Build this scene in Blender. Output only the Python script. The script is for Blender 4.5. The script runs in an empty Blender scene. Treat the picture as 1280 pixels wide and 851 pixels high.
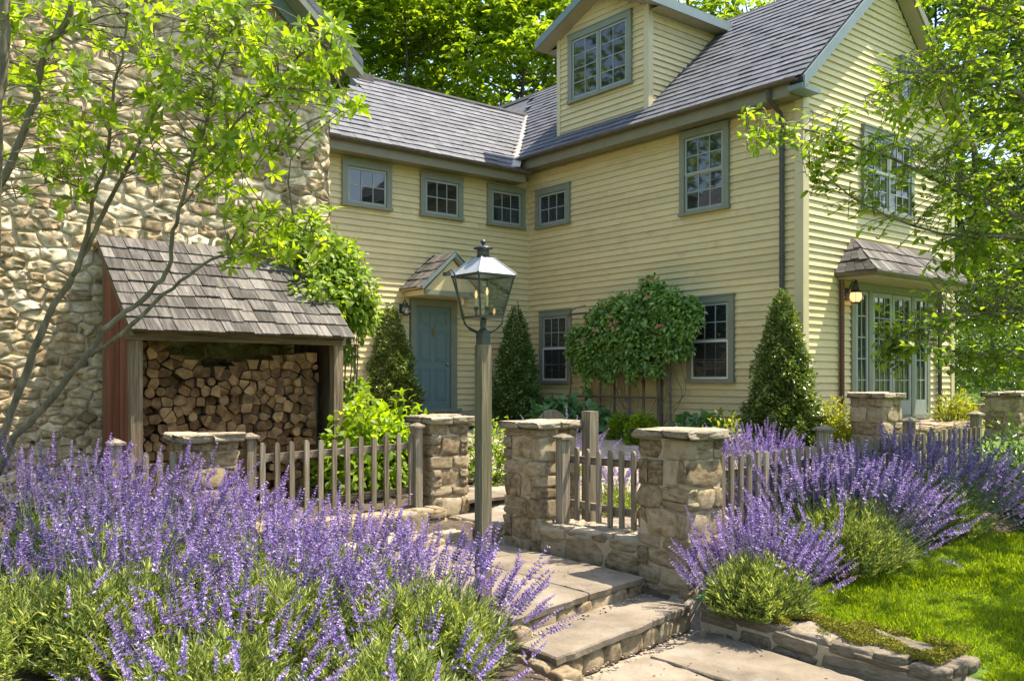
import bpy, math, random
import numpy as np
from mathutils import Vector, Matrix

random.seed(7); rng = np.random.default_rng(7)
SC = bpy.context.scene
COL = SC.collection
R = math.radians

# ------------------------------------------------------------------ camera, sky, sun, exposure
# axes: X runs along the long yellow wall (towards the camera), Y along the wing wall (away from it); z = 0 is the door sill
F_PX, HZ, ZC = 1127.0, 475.0, 0.60
E1 = np.array([.63198, -.77498]); E2 = np.array([.77498, .63198]); IC = np.array([.372, 20.0])
CAM = (15.2645, -12.9280, ZC)
cam = bpy.data.cameras.new('camera'); co = bpy.data.objects.new('camera', cam); COL.objects.link(co)
co.location = CAM; co.rotation_euler = (R(90), 0, R(50.803))
cam.lens = F_PX / 1280 * 36; cam.sensor_width = 36; cam.shift_y = 49.5 / 1280; cam.clip_end = 2000; cam.clip_start = .05
SC.camera = co
SUN = Vector((.20, .42, 1.0)).normalized()
W_ = bpy.data.worlds.new('World'); SC.world = W_; W_.use_nodes = True
nt = W_.node_tree; bg = nt.nodes['Background']
sky = nt.nodes.new('ShaderNodeTexSky'); sky.sky_type = 'NISHITA'; sky.sun_disc = False
sky.sun_elevation = math.asin(SUN.z); sky.sun_rotation = math.atan2(SUN.x, SUN.y)
sky.air_density = 1.0; sky.dust_density = 1.2; sky.ozone_density = 1.0
nt.links.new(sky.outputs[0], bg.inputs[0]); bg.inputs[1].default_value = .15
sl = bpy.data.lights.new('sun', 'SUN'); so = bpy.data.objects.new('sun', sl); COL.objects.link(so)
sl.energy = 3.7; sl.angle = R(.53); sl.color = (1, .93, .80)
so.rotation_euler = SUN.to_track_quat('Z', 'Y').to_euler(); so.location = (20, 20, 40)
SC.view_settings.view_transform = 'Standard'; SC.view_settings.look = 'None'
SC.view_settings.gamma = 1; SC.view_settings.use_curve_mapping = False
SC.view_settings.exposure = 1.62
SC.view_settings.use_white_balance = True; SC.view_settings.white_balance_temperature = 7000   # a camera balanced for open shade
SC.render.engine = 'CYCLES'
SC.cycles.use_denoising = True
SC.cycles.max_bounces = 8; SC.cycles.transparent_max_bounces = 12

def at(px, z, y=None):
    """measured picture column px, distance z in front of the camera -> X, Y (and height when the row is given)"""
    x = (px - 640) / F_PX * z
    d = np.array([x, z]) - IC
    X, Y = float(d @ E1), float(d @ E2)
    return (X, Y) if y is None else (X, Y, ZC + (HZ - y) * z / F_PX)

# ------------------------------------------------------------------ materials
def M(name, cols, rough=.75, scale=4., stretch=(1, 1, 1), bump=0., bscale=40., bdist=.01, var=0., hue=0., metal=0., spec=.4,
      island=False, trans=0., tcol=None, coat=0., detail=6., dirt=None):
    m = bpy.data.materials.new(name); m.use_nodes = True
    n = m.node_tree.nodes; l = m.node_tree.links
    p = n['Principled BSDF']; out = n['Material Output']
    p.inputs['Roughness'].default_value = rough; p.inputs['Metallic'].default_value = metal
    p.inputs['Specular IOR Level'].default_value = spec
    if coat: p.inputs['Coat Weight'].default_value = coat
    tc = n.new('ShaderNodeTexCoord'); oi = n.new('ShaderNodeObjectInfo')
    rnd = oi.outputs['Random']
    if island:
        g = n.new('ShaderNodeNewGeometry'); ad = n.new('ShaderNodeMath'); ad.operation = 'ADD'
        l.new(g.outputs['Random Per Island'], ad.inputs[0]); l.new(oi.outputs['Random'], ad.inputs[1])
        fr = n.new('ShaderNodeMath'); fr.operation = 'FRACT'; l.new(ad.outputs[0], fr.inputs[0]); rnd = fr.outputs[0]
    mp = n.new('ShaderNodeMapping'); mp.inputs['Scale'].default_value = stretch
    off = n.new('ShaderNodeVectorMath'); off.operation = 'SCALE'; off.inputs[0].default_value = (37., 51., 23.)
    l.new(rnd, off.inputs['Scale']); av = n.new('ShaderNodeVectorMath'); av.operation = 'ADD'
    l.new(tc.outputs['Object'], mp.inputs[0]); l.new(mp.outputs[0], av.inputs[0]); l.new(off.outputs[0], av.inputs[1])
    nz = n.new('ShaderNodeTexNoise'); nz.inputs['Scale'].default_value = scale; nz.inputs['Detail'].default_value = detail
    nz.inputs['Roughness'].default_value = .62
    l.new(av.outputs[0], nz.inputs['Vector'])
    cr = n.new('ShaderNodeValToRGB'); el = cr.color_ramp.elements
    k = len(cols)
    for i, c in enumerate(cols):
        pos = .5 if k == 1 else .3 + .4 * i / (k - 1)
        e = el[i] if i < 2 else el.new(pos)
        e.position = pos; e.color = (*c, 1)
    if k == 1: el[1].color = (*cols[0], 1)
    fac = nz.outputs['Fac']
    if var:  # shift along the ramp per piece
        mr = n.new('ShaderNodeMapRange'); mr.inputs['To Min'].default_value = -var; mr.inputs['To Max'].default_value = var
        l.new(rnd, mr.inputs['Value']); ad2 = n.new('ShaderNodeMath'); ad2.operation = 'ADD'
        l.new(nz.outputs['Fac'], ad2.inputs[0]); l.new(mr.outputs[0], ad2.inputs[1]); fac = ad2.outputs[0]
    l.new(fac, cr.inputs[0]); col = cr.outputs[0]
    if hue:
        hs = n.new('ShaderNodeHueSaturation'); m2 = n.new('ShaderNodeMapRange')
        m2.inputs['To Min'].default_value = 1 - hue; m2.inputs['To Max'].default_value = 1 + hue
        wn = n.new('ShaderNodeTexWhiteNoise'); wn.noise_dimensions = '1D'; l.new(rnd, wn.inputs['W'])
        l.new(wn.outputs['Value'], m2.inputs['Value']); l.new(m2.outputs[0], hs.inputs['Value'])
        l.new(col, hs.inputs['Color']); col = hs.outputs[0]
    if dirt:  # (colour, scale, threshold, amount) blotches of lichen, wear
        dn = n.new('ShaderNodeTexNoise'); dn.inputs['Scale'].default_value = dirt[1]; dn.inputs['Detail'].default_value = 8; dn.inputs['Roughness'].default_value = .7
        l.new(av.outputs[0], dn.inputs['Vector'])
        dm = n.new('ShaderNodeMapRange'); dm.inputs['From Min'].default_value = dirt[2]; dm.inputs['From Max'].default_value = dirt[2] + .12
        dm.inputs['To Max'].default_value = dirt[3]; l.new(dn.outputs['Fac'], dm.inputs['Value'])
        mx = n.new('ShaderNodeMixRGB'); l.new(dm.outputs[0], mx.inputs[0]); l.new(col, mx.inputs[1]); mx.inputs[2].default_value = (*dirt[0], 1); col = mx.outputs[0]
    l.new(col, p.inputs['Base Color'])
    if bump:
        b2 = n.new('ShaderNodeTexNoise'); b2.inputs['Scale'].default_value = bscale; b2.inputs['Detail'].default_value = 6; b2.inputs['Roughness'].default_value = .65
        l.new(av.outputs[0], b2.inputs['Vector'])
        bp = n.new('ShaderNodeBump'); bp.inputs['Strength'].default_value = bump; bp.inputs['Distance'].default_value = bdist
        l.new(b2.outputs['Fac'], bp.inputs['Height']); l.new(bp.outputs[0], p.inputs['Normal'])
    if trans:
        t = n.new('ShaderNodeBsdfTranslucent'); mxs = n.new('ShaderNodeMixShader'); mxs.inputs[0].default_value = trans
        if tcol:
            mc = n.new('ShaderNodeMixRGB'); mc.blend_type = 'MULTIPLY'; mc.inputs[0].default_value = 1
            l.new(col, mc.inputs[1]); mc.inputs[2].default_value = (*tcol, 1); l.new(mc.outputs[0], t.inputs[0])
        else: l.new(col, t.inputs[0])
        l.new(p.outputs[0], mxs.inputs[1]); l.new(t.outputs[0], mxs.inputs[2]); l.new(mxs.outputs[0], out.inputs[0])
    return m

def glass_mat(name, fac=.12, tint=(.97, .98, .97)):
    m = bpy.data.materials.new(name); m.use_nodes = True; n = m.node_tree.nodes; l = m.node_tree.links
    n.remove(n['Principled BSDF'])
    t = n.new('ShaderNodeBsdfTransparent'); t.inputs[0].default_value = (*tint, 1)
    g = n.new('ShaderNodeBsdfGlossy'); g.inputs['Roughness'].default_value = .04
    d = n.new('ShaderNodeBsdfDiffuse'); d.inputs[0].default_value = (.6, .62, .6, 1)
    mx = n.new('ShaderNodeMixShader'); fr = n.new('ShaderNodeFresnel'); fr.inputs[0].default_value = 1.5
    nz = n.new('ShaderNodeTexNoise'); nz.inputs['Scale'].default_value = 14; nz.inputs['Detail'].default_value = 6
    mr = n.new('ShaderNodeMapRange'); mr.inputs['From Min'].default_value = .45; mr.inputs['From Max'].default_value = .75; mr.inputs['To Max'].default_value = fac * 2.5
    l.new(nz.outputs['Fac'], mr.inputs['Value'])
    l.new(fr.outputs[0], mx.inputs[0]); l.new(t.outputs[0], mx.inputs[1]); l.new(g.outputs[0], mx.inputs[2])
    m2 = n.new('ShaderNodeMixShader'); l.new(mr.outputs[0], m2.inputs[0]); l.new(mx.outputs[0], m2.inputs[1]); l.new(d.outputs[0], m2.inputs[2])
    l.new(m2.outputs[0], n['Material Output'].inputs[0]); return m

def emit_mat(name, c, s):
    m = bpy.data.materials.new(name); m.use_nodes = True; p = m.node_tree.nodes['Principled BSDF']
    p.inputs['Base Color'].default_value = (*c, 1); p.inputs['Emission Color'].default_value = (*c, 1); p.inputs['Emission Strength'].default_value = s
    return m

siding = M('cream_paint', [(.55, .46, .242), (.605, .51, .275)], .55, 3, (1, 1, 1), .12, 60, .004, hue=.06, dirt=((.38, .31, .19), 1.9, .56, .45))
trimg = M('sage_paint', [(.165, .185, .135), (.20, .22, .165)], .5, 5, bump=.1, bscale=60, bdist=.003)
trimb = M('blue_grey_paint', [(.14, .19, .19), (.17, .22, .225)], .5, 5)
creamtrim = M('cream_trim', [(.50, .43, .26), (.55, .48, .29)], .5, 5)
trimo = M('olive_trim', [(.17, .155, .095), (.205, .19, .12)], .5, 5)
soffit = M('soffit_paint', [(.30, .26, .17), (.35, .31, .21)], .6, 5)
doorp = M('teal_paint', [(.115, .175, .172), (.132, .192, .188)], .42, 5, bump=.06, bscale=50, bdist=.003)
sashw = M('sash_paint', [(.24, .275, .235), (.29, .32, .28)], .45, 6)
white = M('white_paint', [(.6, .6, .56), (.66, .65, .6)], .5, 6)
slate = M('slate_shingle', [(.066, .070, .085), (.100, .104, .122), (.140, .143, .162)], .72, 5, (1, 1, 1), .5, 70, .008, var=.09, hue=.07, island=True)
shingle = M('cedar_shingle', [(.032, .029, .025), (.083, .075, .067), (.17, .156, .14)], .85, 26, (.12, 1, .12), .6, 40, .01, var=.16, hue=.16, island=True, dirt=((.10, .09, .045), 5, .58, .7))
greyw = M('weathered_wood', [(.095, .075, .048), (.205, .17, .12), (.33, .285, .215)], .85, 48, (1, 1, .05), .9, 50, .006, var=.1, hue=.12, dirt=((.10, .12, .05), 3, .6, .55))
lampw = M('lamp_timber', [(.075, .06, .036), (.165, .135, .085), (.28, .235, .16)], .85, 46, (1, 1, .05), .9, 50, .006, dirt=((.085, .095, .035), 9, .5, .6))
shedw = M('shed_timber', [(.06, .04, .024), (.155, .11, .068), (.27, .21, .14)], .85, 44, (1, 1, .05), .9, 50, .006, var=.1, hue=.12)
shedh = M('shed_beam', [(.06, .04, .024), (.165, .115, .07), (.26, .20, .13)], .85, 44, (1, .05, 1), .9, 50, .006, var=.1)
greywh = M('weathered_beam', [(.075, .055, .035), (.155, .12, .083), (.25, .205, .15)], .85, 40, (.12, .12, 1), .8, 40, .006, var=.1)
redw = M('red_barn_board', [(.10, .03, .017), (.17, .055, .03), (.215, .085, .05)], .8, 10, (1, 1, .1), .4, 30, .006, var=.12, hue=.1)
copper = M('brown_gutter', [(.10, .085, .065), (.15, .125, .095)], .45, 8, metal=.4)
rustp = M('copper_pipe', [(.10, .045, .03), (.15, .07, .045)], .45, 8, metal=.4)
pipeb = M('dark_pipe', [(.055, .052, .045), (.08, .075, .065)], .5, 8, metal=.2)
ridgem = M('ridge_slate', [(.03, .03, .034), (.05, .048, .052)], .8, 8)
iron = M('grey_metal', [(.055, .06, .066), (.085, .09, .10)], .42, 12, metal=.7, spec=.5)
zinc = M('zinc_roof', [(.27, .29, .32), (.38, .40, .44)], .5, 14, metal=.1)
brass = M('brass', [(.5, .33, .1), (.6, .4, .14)], .35, 8, metal=.9)
stone = M('field_stone', [(.235, .165, .09), (.395, .295, .17), (.50, .395, .25), (.57, .48, .34)], .9, 11, (1, 1, 1), 1., 60, .005, var=.2, hue=.28, island=True, dirt=((.27, .16, .065), 2.6, .56, .6))
stone2 = M('pier_stone', [(.21, .145, .08), (.39, .29, .165), (.51, .40, .25), (.58, .48, .33)], .9, 3.6, (1, 1, 1), 1., 30, .03, var=.13, hue=.14, island=True, dirt=((.20, .155, .08), 3, .56, .65))
capst = M('cap_stone', [(.25, .20, .135), (.40, .335, .24), (.49, .43, .33)], .9, 7, (1, 1, 1), .9, 26, .02, var=.1, hue=.08, dirt=((.20, .19, .13), 4, .58, .5))
mossst = M('mossy_stone', [(.15, .12, .08), (.25, .205, .145), (.36, .305, .23)], .95, 6, (1, 1, 1), 1., 30, .02, var=.12, hue=.1, dirt=((.10, .10, .03), 4, .53, .6))
mortar = M('mortar', [(.34, .275, .19), (.46, .385, .275)], .95, 12, bump=.6, bscale=40)
flag = M('flagstone', [(.105, .085, .062), (.19, .155, .113), (.275, .23, .175)], .9, 2.2, (1, 1, 1), .9, 34, .010, var=.08, hue=.08, detail=9, dirt=((.22, .20, .175), 3.4, .55, .7))
barkl = M('branch_bark', [(.075, .06, .04), (.15, .125, .087), (.24, .21, .155)], .9, 14, (1, 1, .3), .5, 40, .006)
barkd = M('tree_bark', [(.045, .037, .028), (.09, .075, .058)], .95, 5, (1, 1, .2), .8, 12, .03)
logend = M('split_wood', [(.09, .042, .016), (.21, .11, .044), (.35, .205, .092)], .85, 9, (1, 1, 1), .6, 40, .006, var=.17, hue=.2)
def add_rings(m):
    n = m.node_tree.nodes; l = m.node_tree.links; p = n['Principled BSDF']; src = p.inputs['Base Color'].links[0].from_socket
    tc = n.new('ShaderNodeTexCoord'); w = n.new('ShaderNodeTexWave'); w.wave_type = 'RINGS'; w.rings_direction = 'X'; w.inputs['Scale'].default_value = 26; w.inputs['Distortion'].default_value = 2.5; w.inputs['Detail'].default_value = 3; w.inputs['Detail Scale'].default_value = 3
    of = n.new('ShaderNodeVectorMath'); of.operation = 'ADD'; of.inputs[1].default_value = (0, .035, .03); l.new(tc.outputs['Object'], of.inputs[0]); l.new(of.outputs[0], w.inputs['Vector'])
    mr = n.new('ShaderNodeMapRange'); mr.inputs['To Min'].default_value = .72; mr.inputs['To Max'].default_value = 1.12; l.new(w.outputs['Fac'], mr.inputs['Value'])
    mx = n.new('ShaderNodeMixRGB'); mx.blend_type = 'MULTIPLY'; mx.inputs[0].default_value = 1; l.new(src, mx.inputs[1]); l.new(mr.outputs[0], mx.inputs[2]); l.new(mx.outputs[0], p.inputs['Base Color'])
add_rings(logend)
logbark = M('log_bark', [(.05, .036, .024), (.10, .075, .052)], .95, 12, (1, 1, 1), .8, 30, .01)
glassd = M('window_glass', [(.012, .016, .016), (.02, .025, .024)], .03, 2, spec=.9)
glassl = glass_mat('lantern_glass', .09)
lit = emit_mat('amber_glass', (.8, .42, .16), .9)
candle = M('candle_tube', [(.75, .68, .5)], .4)
flame = emit_mat('flame_bulb', (.85, .55, .25), .45)
screen = M('window_screen', [(.025, .028, .028), (.035, .038, .037)], .7, 30)
lav_l = M('lavender_leaf', [(.13, .20, .05), (.30, .38, .09), (.52, .565, .23)], .5, 3, var=.24, hue=.4, island=True, trans=.38, tcol=(1.25, 1.2, .55))
lav_s = M('lavender_stem', [(.15, .21, .08), (.23, .29, .13)], .6, 3, var=.15, trans=.2)
lav_f = M('lavender_flower', [(.14, .085, .335), (.275, .20, .495), (.53, .44, .68)], .6, 3, var=.24, hue=.28, island=True, trans=.3, tcol=(1.2, 1., 1.2))
def leafmat(name, cols, tc, tr=.45, spec=.35, rough=.45): return M(name, cols, rough, 1.5, var=.2, hue=.28, island=True, trans=tr, tcol=tc, spec=spec)
leaf_lime = leafmat('lime_leaf', [(.13, .21, .02), (.205, .30, .028), (.30, .39, .042)], (1.8, 1.78, .5), .57)
leaf_mid = leafmat('mid_leaf', [(.10, .175, .022), (.165, .255, .03), (.245, .335, .042)], (2.0, 1.85, .5), .52)
leaf_wood = leafmat('woodland_leaf', [(.075, .135, .02), (.135, .215, .028), (.21, .29, .04)], (2.1, 1.95, .5), .55)
leaf_climb = leafmat('climber_leaf', [(.11, .195, .022), (.18, .28, .03), (.27, .37, .045)], (1.95, 1.8, .5), .55)
leaf_beech = leafmat('beech_leaf', [(.105, .185, .022), (.17, .26, .03), (.26, .345, .045)], (1.85, 1.8, .5), .58)
leaf_dark = leafmat('dark_leaf', [(.05, .105, .028), (.095, .17, .04), (.165, .25, .056)], (1.6, 1.7, .5), .22, .55, .35)
leaf_holly = leafmat('holly_leaf', [(.065, .115, .026), (.125, .185, .038), (.24, .29, .065)], (1.6, 1.6, .5), .22, .6, .3)
leaf_vine = leafmat('vine_leaf', [(.075, .17, .04), (.15, .28, .06), (.28, .42, .10)], (1.6, 1.7, .6), .3, .5, .38)
leaf_hosta = leafmat('blue_green_leaf', [(.07, .17, .07), (.11, .24, .095), (.16, .29, .11)], (1.5, 1.6, .6), .35)
leaf_gold = leafmat('gold_leaf', [(.20, .25, .03), (.30, .34, .045), (.38, .40, .07)], (1.5, 1.4, .5), .4)
pinkf = M('pink_bloom', [(.62, .16, .15), (.72, .30, .26), (.75, .45, .36)], .6, 3, var=.2, island=True, trans=.3)
grassm = M('grass_blade', [(.14, .235, .012), (.225, .33, .018), (.31, .41, .035)], .55, 1.2, var=.2, hue=.2, island=True, trans=.45, tcol=(1.8, 1.65, .5))
lawn = M('lawn_green', [(.06, .115, .014), (.095, .165, .02), (.12, .19, .025)], .95, 2.5, bump=.6, bscale=60, bdist=.03)
soil = M('soil', [(.045, .032, .022), (.085, .06, .042), (.13, .095, .068)], .95, 6, bump=.9, bscale=40, bdist=.03, dirt=((.17, .12, .075), 22, .58, .8))
grav = M('fine_gravel', [(.20, .165, .12), (.30, .25, .19), (.38, .33, .26)], .95, 9, bump=.9, bscale=90, bdist=.012)
pebm = M('pebble_stone', [(.22, .18, .13), (.31, .26, .195), (.40, .345, .27)], .9, 5, var=.2, hue=.2, island=True)
mossm = M('moss', [(.15, .155, .012), (.26, .25, .02), (.36, .33, .03)], .95, 9, bump=.9, bscale=120, bdist=.015)
litterm = M('leaf_litter', [(.11, .065, .03), (.20, .13, .06), (.30, .21, .11)], .9, 5, var=.2, hue=.2, island=True)
hosem = M('green_plastic', [(.015, .16, .10), (.025, .22, .14)], .4, 5)
flash_m = M('valley_metal', [(.30, .26, .23), (.38, .34, .30)], .5, 5)

# ------------------------------------------------------------------ builders
WP = {}
def link(o, parent=None, loc=(0, 0, 0)):
    COL.objects.link(o); loc = np.array(loc, float)
    if parent is not None:
        o.parent = parent; o.location = loc - WP[parent.name]
    else: o.location = loc
    WP[o.name] = loc; return o
def tag(o, label=None, cat=None, group=None, kind=None):
    if label: o['label'] = label
    if cat: o['category'] = cat
    if group: o['group'] = group
    if kind: o['kind'] = kind
    return o
def thing(name, loc, label, cat, group=None, kind=None):
    o = bpy.data.objects.new(name, None); o.empty_display_size = .1; link(o, None, loc); return tag(o, label, cat, group, kind)
def raw_mesh(name, V, T, mats, mi=None, smooth=False):
    """triangles / quads given as an (n,3) or (n,4) array"""
    V = np.asarray(V, np.float32); T = np.asarray(T, np.int32); k = T.shape[1]
    me = bpy.data.meshes.new(name); me.vertices.add(len(V)); me.vertices.foreach_set('co', V.ravel())
    me.loops.add(T.size); me.loops.foreach_set('vertex_index', T.ravel())
    me.polygons.add(len(T)); me.polygons.foreach_set('loop_start', np.arange(0, T.size, k, dtype=np.int32))
    me.polygons.foreach_set('loop_total', np.full(len(T), k, np.int32))
    if mi is not None: me.polygons.foreach_set('material_index', np.asarray(mi, np.int32))
    if smooth: me.polygons.foreach_set('use_smooth', np.ones(len(T), bool))
    for m in (mats if isinstance(mats, (list, tuple)) else [mats]): me.materials.append(m)
    me.update(calc_edges=True); return me
def obj(name, me, parent=None, loc=(0, 0, 0), rot=None, scale=None, kind=None):
    o = bpy.data.objects.new(name, me); link(o, parent, loc)
    if rot is not None: o.rotation_euler = rot
    if scale is not None: o.scale = scale
    if kind: o['kind'] = kind
    return o
class MB:
    def __init__(s): s.v = []; s.f = []; s.m = []
    def add(s, vs, fs, m=0):
        b = len(s.v); s.v += [tuple(map(float, p)) for p in vs]
        for f in fs: s.f.append([i + b for i in f]); s.m.append(m)
        return s
    def hexa(s, p, m=0): return s.add(p, [(0, 3, 2, 1), (4, 5, 6, 7), (0, 1, 5, 4), (1, 2, 6, 5), (2, 3, 7, 6), (3, 0, 4, 7)], m)
    def box(s, x0, x1, y0, y1, z0, z1, m=0):
        return s.hexa([(x0, y0, z0), (x1, y0, z0), (x1, y1, z0), (x0, y1, z0), (x0, y0, z1), (x1, y0, z1), (x1, y1, z1), (x0, y1, z1)], m)
    def fb(s, F, a0, a1, z0, z1, n0, n1, m=0):
        P = F.p; return s.hexa([P(a0, z0, n1), P(a1, z0, n1), P(a1, z0, n0), P(a0, z0, n0), P(a0, z1, n1), P(a1, z1, n1), P(a1, z1, n0), P(a0, z1, n0)], m)
    def prism(s, poly, vec, m=0):
        n = len(poly); a = [Vector(p) for p in poly]; b = [p + Vector(vec) for p in a]
        return s.add(a + b, [tuple(range(n))[::-1], tuple(range(n, 2 * n))] + [(i, (i + 1) % n, n + (i + 1) % n, n + i) for i in range(n)], m)
    def tube(s, pts, rad, k=6, m=0, cap=True):
        pts = [Vector(p) for p in pts]; rad = rad if hasattr(rad, '__len__') else [rad] * len(pts); rings = []
        n = len(pts); d0 = (pts[-1] - pts[0]); a = None
        for i, p in enumerate(pts):
            t = (pts[min(i + 1, n - 1)] - pts[max(i - 1, 0)])
            if t.length < 1e-9: t = Vector((0, 0, 1))
            t.normalize()
            if a is None: a = t.cross(Vector((0, 0, 1)) if abs(t.z) < .9 else Vector((1, 0, 0)))
            a = (a - t * a.dot(t)).normalized(); b = t.cross(a)     # carried along, so the tube never twists
            rings.append([p + (a * math.cos(2 * math.pi * j / k) + b * math.sin(2 * math.pi * j / k)) * rad[i] for j in range(k)])
        vs = [q for r in rings for q in r]
        fs = [(i * k + j, i * k + (j + 1) % k, (i + 1) * k + (j + 1) % k, (i + 1) * k + j) for i in range(n - 1) for j in range(k)]
        if cap: fs += [tuple(range(k))[::-1], tuple((n - 1) * k + j for j in range(k))]
        return s.add(vs, fs, m)
    def lathe(s, c, prof, k=14, m=0):
        c = Vector(c); n = len(prof)
        vs = [c + Vector((r * math.cos(2 * math.pi * j / k), r * math.sin(2 * math.pi * j / k), z)) for r, z in prof for j in range(k)]
        fs = [(i * k + j, i * k + (j + 1) % k, (i + 1) * k + (j + 1) % k, (i + 1) * k + j) for i in range(n - 1) for j in range(k)]
        return s.add(vs, fs + [tuple(range(k))[::-1], tuple((n - 1) * k + j for j in range(k))], m)
    def arr(s, V, T, m=0):
        return s.add(np.asarray(V), [tuple(int(i) for i in t) for t in T], m)
    def build(s, name, mats, parent=None, kind=None, smooth=False, loc=None):
        V = np.array(s.v); o0 = (V.min(0) + V.max(0)) / 2 if loc is None else np.array(loc, float)
        if loc is None: o0[2] = V[:, 2].min()
        me = bpy.data.meshes.new(name); me.from_pydata((V - o0).tolist(), [], s.f)
        me.polygons.foreach_set('material_index', s.m)
        if smooth: me.polygons.foreach_set('use_smooth', [True] * len(s.f))
        for m in (mats if isinstance(mats, (list, tuple)) else [mats]): me.materials.append(m)
        me.update(); return obj(name, me, parent, o0, kind=kind)
class Fr:
    """wall frame: origin, direction to the right seen from outside, outward normal"""
    def __init__(s, O, a, n): s.O = np.array(O, float); s.a = np.array(a, float); s.n = np.array(n, float); s.rz = math.atan2(a[1], a[0])
    def p(s, a, z, n): return tuple(s.O + s.a * a + s.n * n + np.array([0, 0, z]))
FB = Fr((0, 0, 0), (1, 0, 0), (0, -1, 0))
FA = Fr((0, 0, 0), (0, 1, 0), (1, 0, 0))
XC = 6.885
FC = Fr((XC, 0, 0), (0, 1, 0), (1, 0, 0))
FD = Fr((0, .05, 0), (1, 0, 0), (0, -1, 0))

# rough stone blocks: a few shared shapes
def block_arrays(seed, n=7, r=.09, amp=.05, cuts=16):
    g = np.random.default_rng(seed); t = np.linspace(-.5, .5, n + 1); V = []; Q = []; idx = {}
    def vid(p):
        k = tuple(np.round(p, 5))
        if k not in idx: idx[k] = len(V); V.append(p)
        return idx[k]
    for ax in range(3):
        for sgn in (-.5, .5):
            if ax == 1 and sgn > 0: continue          # the back is never seen
            u, w = [i for i in range(3) if i != ax]
            for i in range(n):
                for j in range(n):
                    q = []
                    for (a, b) in ((0, 0), (1, 0), (1, 1), (0, 1)):
                        p = np.zeros(3); p[ax] = sgn; p[u] = t[i + a]; p[w] = t[j + b]; q.append(vid(p))
                    flip = (sgn > 0) == (ax == 1)
                    Q.append(q[::-1] if flip else q)
    V = np.array(V); inn = np.clip(V, -.5 + r, .5 - r); d = V - inn; ln = np.linalg.norm(d, axis=1, keepdims=True); ln[ln < 1e-6] = 1
    V = inn + d / ln * r
    ph = g.uniform(0, 6, (6, 3)); fr = g.uniform(3, 9, (6, 3)); di = g.normal(size=(6, 3))
    D = sum(np.sin(V * fr[k] + ph[k]).sum(1)[:, None] * di[k] for k in range(6))
    V = V + D * amp * .09 + g.normal(size=V.shape) * amp * .30
    for _ in range(cuts):   # chisel facets
        d = g.normal(size=3); d[1] = -abs(d[1]) * g.uniform(.6, 2.5); d /= np.linalg.norm(d); ext = np.abs(d).sum() * .5; o = ext * g.uniform(.74, .93)
        V -= np.maximum(0, V @ d - o)[:, None] * d
    k = g.uniform(-.13, .13, 4); V[:, 0] *= 1 + k[0] * V[:, 2]; V[:, 2] *= 1 + k[1] * V[:, 0]; V[:, 2] += k[2] * .35 * V[:, 0]; V[:, 0] += k[3] * .3 * V[:, 2]
    return V, np.array(Q)
BLK = [block_arrays(100 + i) for i in range(14)]
def block_meshes(tagname, mat):
    return [raw_mesh(tagname, V, Q, mat) for V, Q in BLK]
STM = block_meshes('stone', stone); PIM = block_meshes('stone', stone2); CAM_ = block_meshes('capstone', capst); MOM = block_meshes('stone', mossst)
def put_block(name, meshes, parent, c, size, rz=0., tilt=.02):
    k = random.randrange(len(meshes))
    return obj(name, meshes[k], parent, c, (random.uniform(-tilt, tilt), random.uniform(-tilt, tilt), rz + random.uniform(-tilt, tilt)), size)
def pack(width, height, cw, ch, wr=(3, 8), hr=(2, 5), seed=0):
    g = random.Random(seed); nx = int(round(width / cw)); nz = int(round(height / ch)); occ = np.zeros((nz, nx), bool); out = []
    for j in range(nz):
        for i in range(nx):
            if occ[j, i]: continue
            w = g.randint(*wr); h = g.randint(*hr); w2 = 0
            while w2 < w and i + w2 < nx and not occ[j, i + w2]: w2 += 1
            if w2 >= 6 and h <= 2 and g.random() < .4: w2 = 4
            if i + w2 < nx and not occ[j, i + w2]:
                run = 0
                while i + w2 + run < nx and not occ[j, i + w2 + run]: run += 1
                if run == 1: w2 += 1
            h = min(h, nz - j); occ[j:j + h, i:i + w2] = True
            out.append((i * cw, (i + w2) * cw, j * ch, (j + h) * ch))
    return out

# leaf clouds
def unit(v): return v / np.maximum(np.linalg.norm(v, axis=-1, keepdims=True), 1e-9)
def leaf_arrays(P, D, N, L, Wd, fold=.25, droop=.15, fine=False):
    n = len(P); L = np.broadcast_to(L, (n,))[:, None]; Wd = np.broadcast_to(Wd, (n,))[:, None]
    D = unit(D); S = unit(np.cross(D, N)); N = unit(np.cross(S, D))
    if not fine:
        mid = P + D * L * .48
        V = np.stack([P, mid + S * Wd * .5 + N * Wd * fold, P + D * L - N * L * droop, mid - S * Wd * .5 + N * Wd * fold], 1).reshape(-1, 3)
        b = (np.arange(n) * 4)[:, None]
        T = np.concatenate([b + np.array([[0, 2, 1]]), b + np.array([[0, 3, 2]])], 1).reshape(-1, 3)
    else:
        m1 = P + D * L * .5 + N * L * .03
        V = np.stack([P, m1, P + D * L - N * L * droop,
                      P + D * L * .3 + S * Wd * .38 + N * Wd * fold, P + D * L * .66 + S * Wd * .45 + N * Wd * fold - N * L * droop * .4,
                      P + D * L * .3 - S * Wd * .38 + N * Wd * fold, P + D * L * .66 - S * Wd * .45 + N * Wd * fold - N * L * droop * .4], 1).reshape(-1, 3)
        b = (np.arange(n) * 7)[:, None]
        T = np.concatenate([b + np.array([t]) for t in ((0, 1, 3), (3, 1, 4), (1, 2, 4), (0, 5, 1), (5, 6, 1), (1, 6, 2))], 1).reshape(-1, 3)
    return V, T
def cloud(name, mat, parent, P, D, N, L, Wd, kind='stuff', fine=False, **k):
    P = np.asarray(P); c = P.mean(0); V, T = leaf_arrays(P - c, D, N, L, Wd, fine=fine, **k)
    return obj(name, raw_mesh(name, V, T, mat), parent, c, kind=kind)
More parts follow.
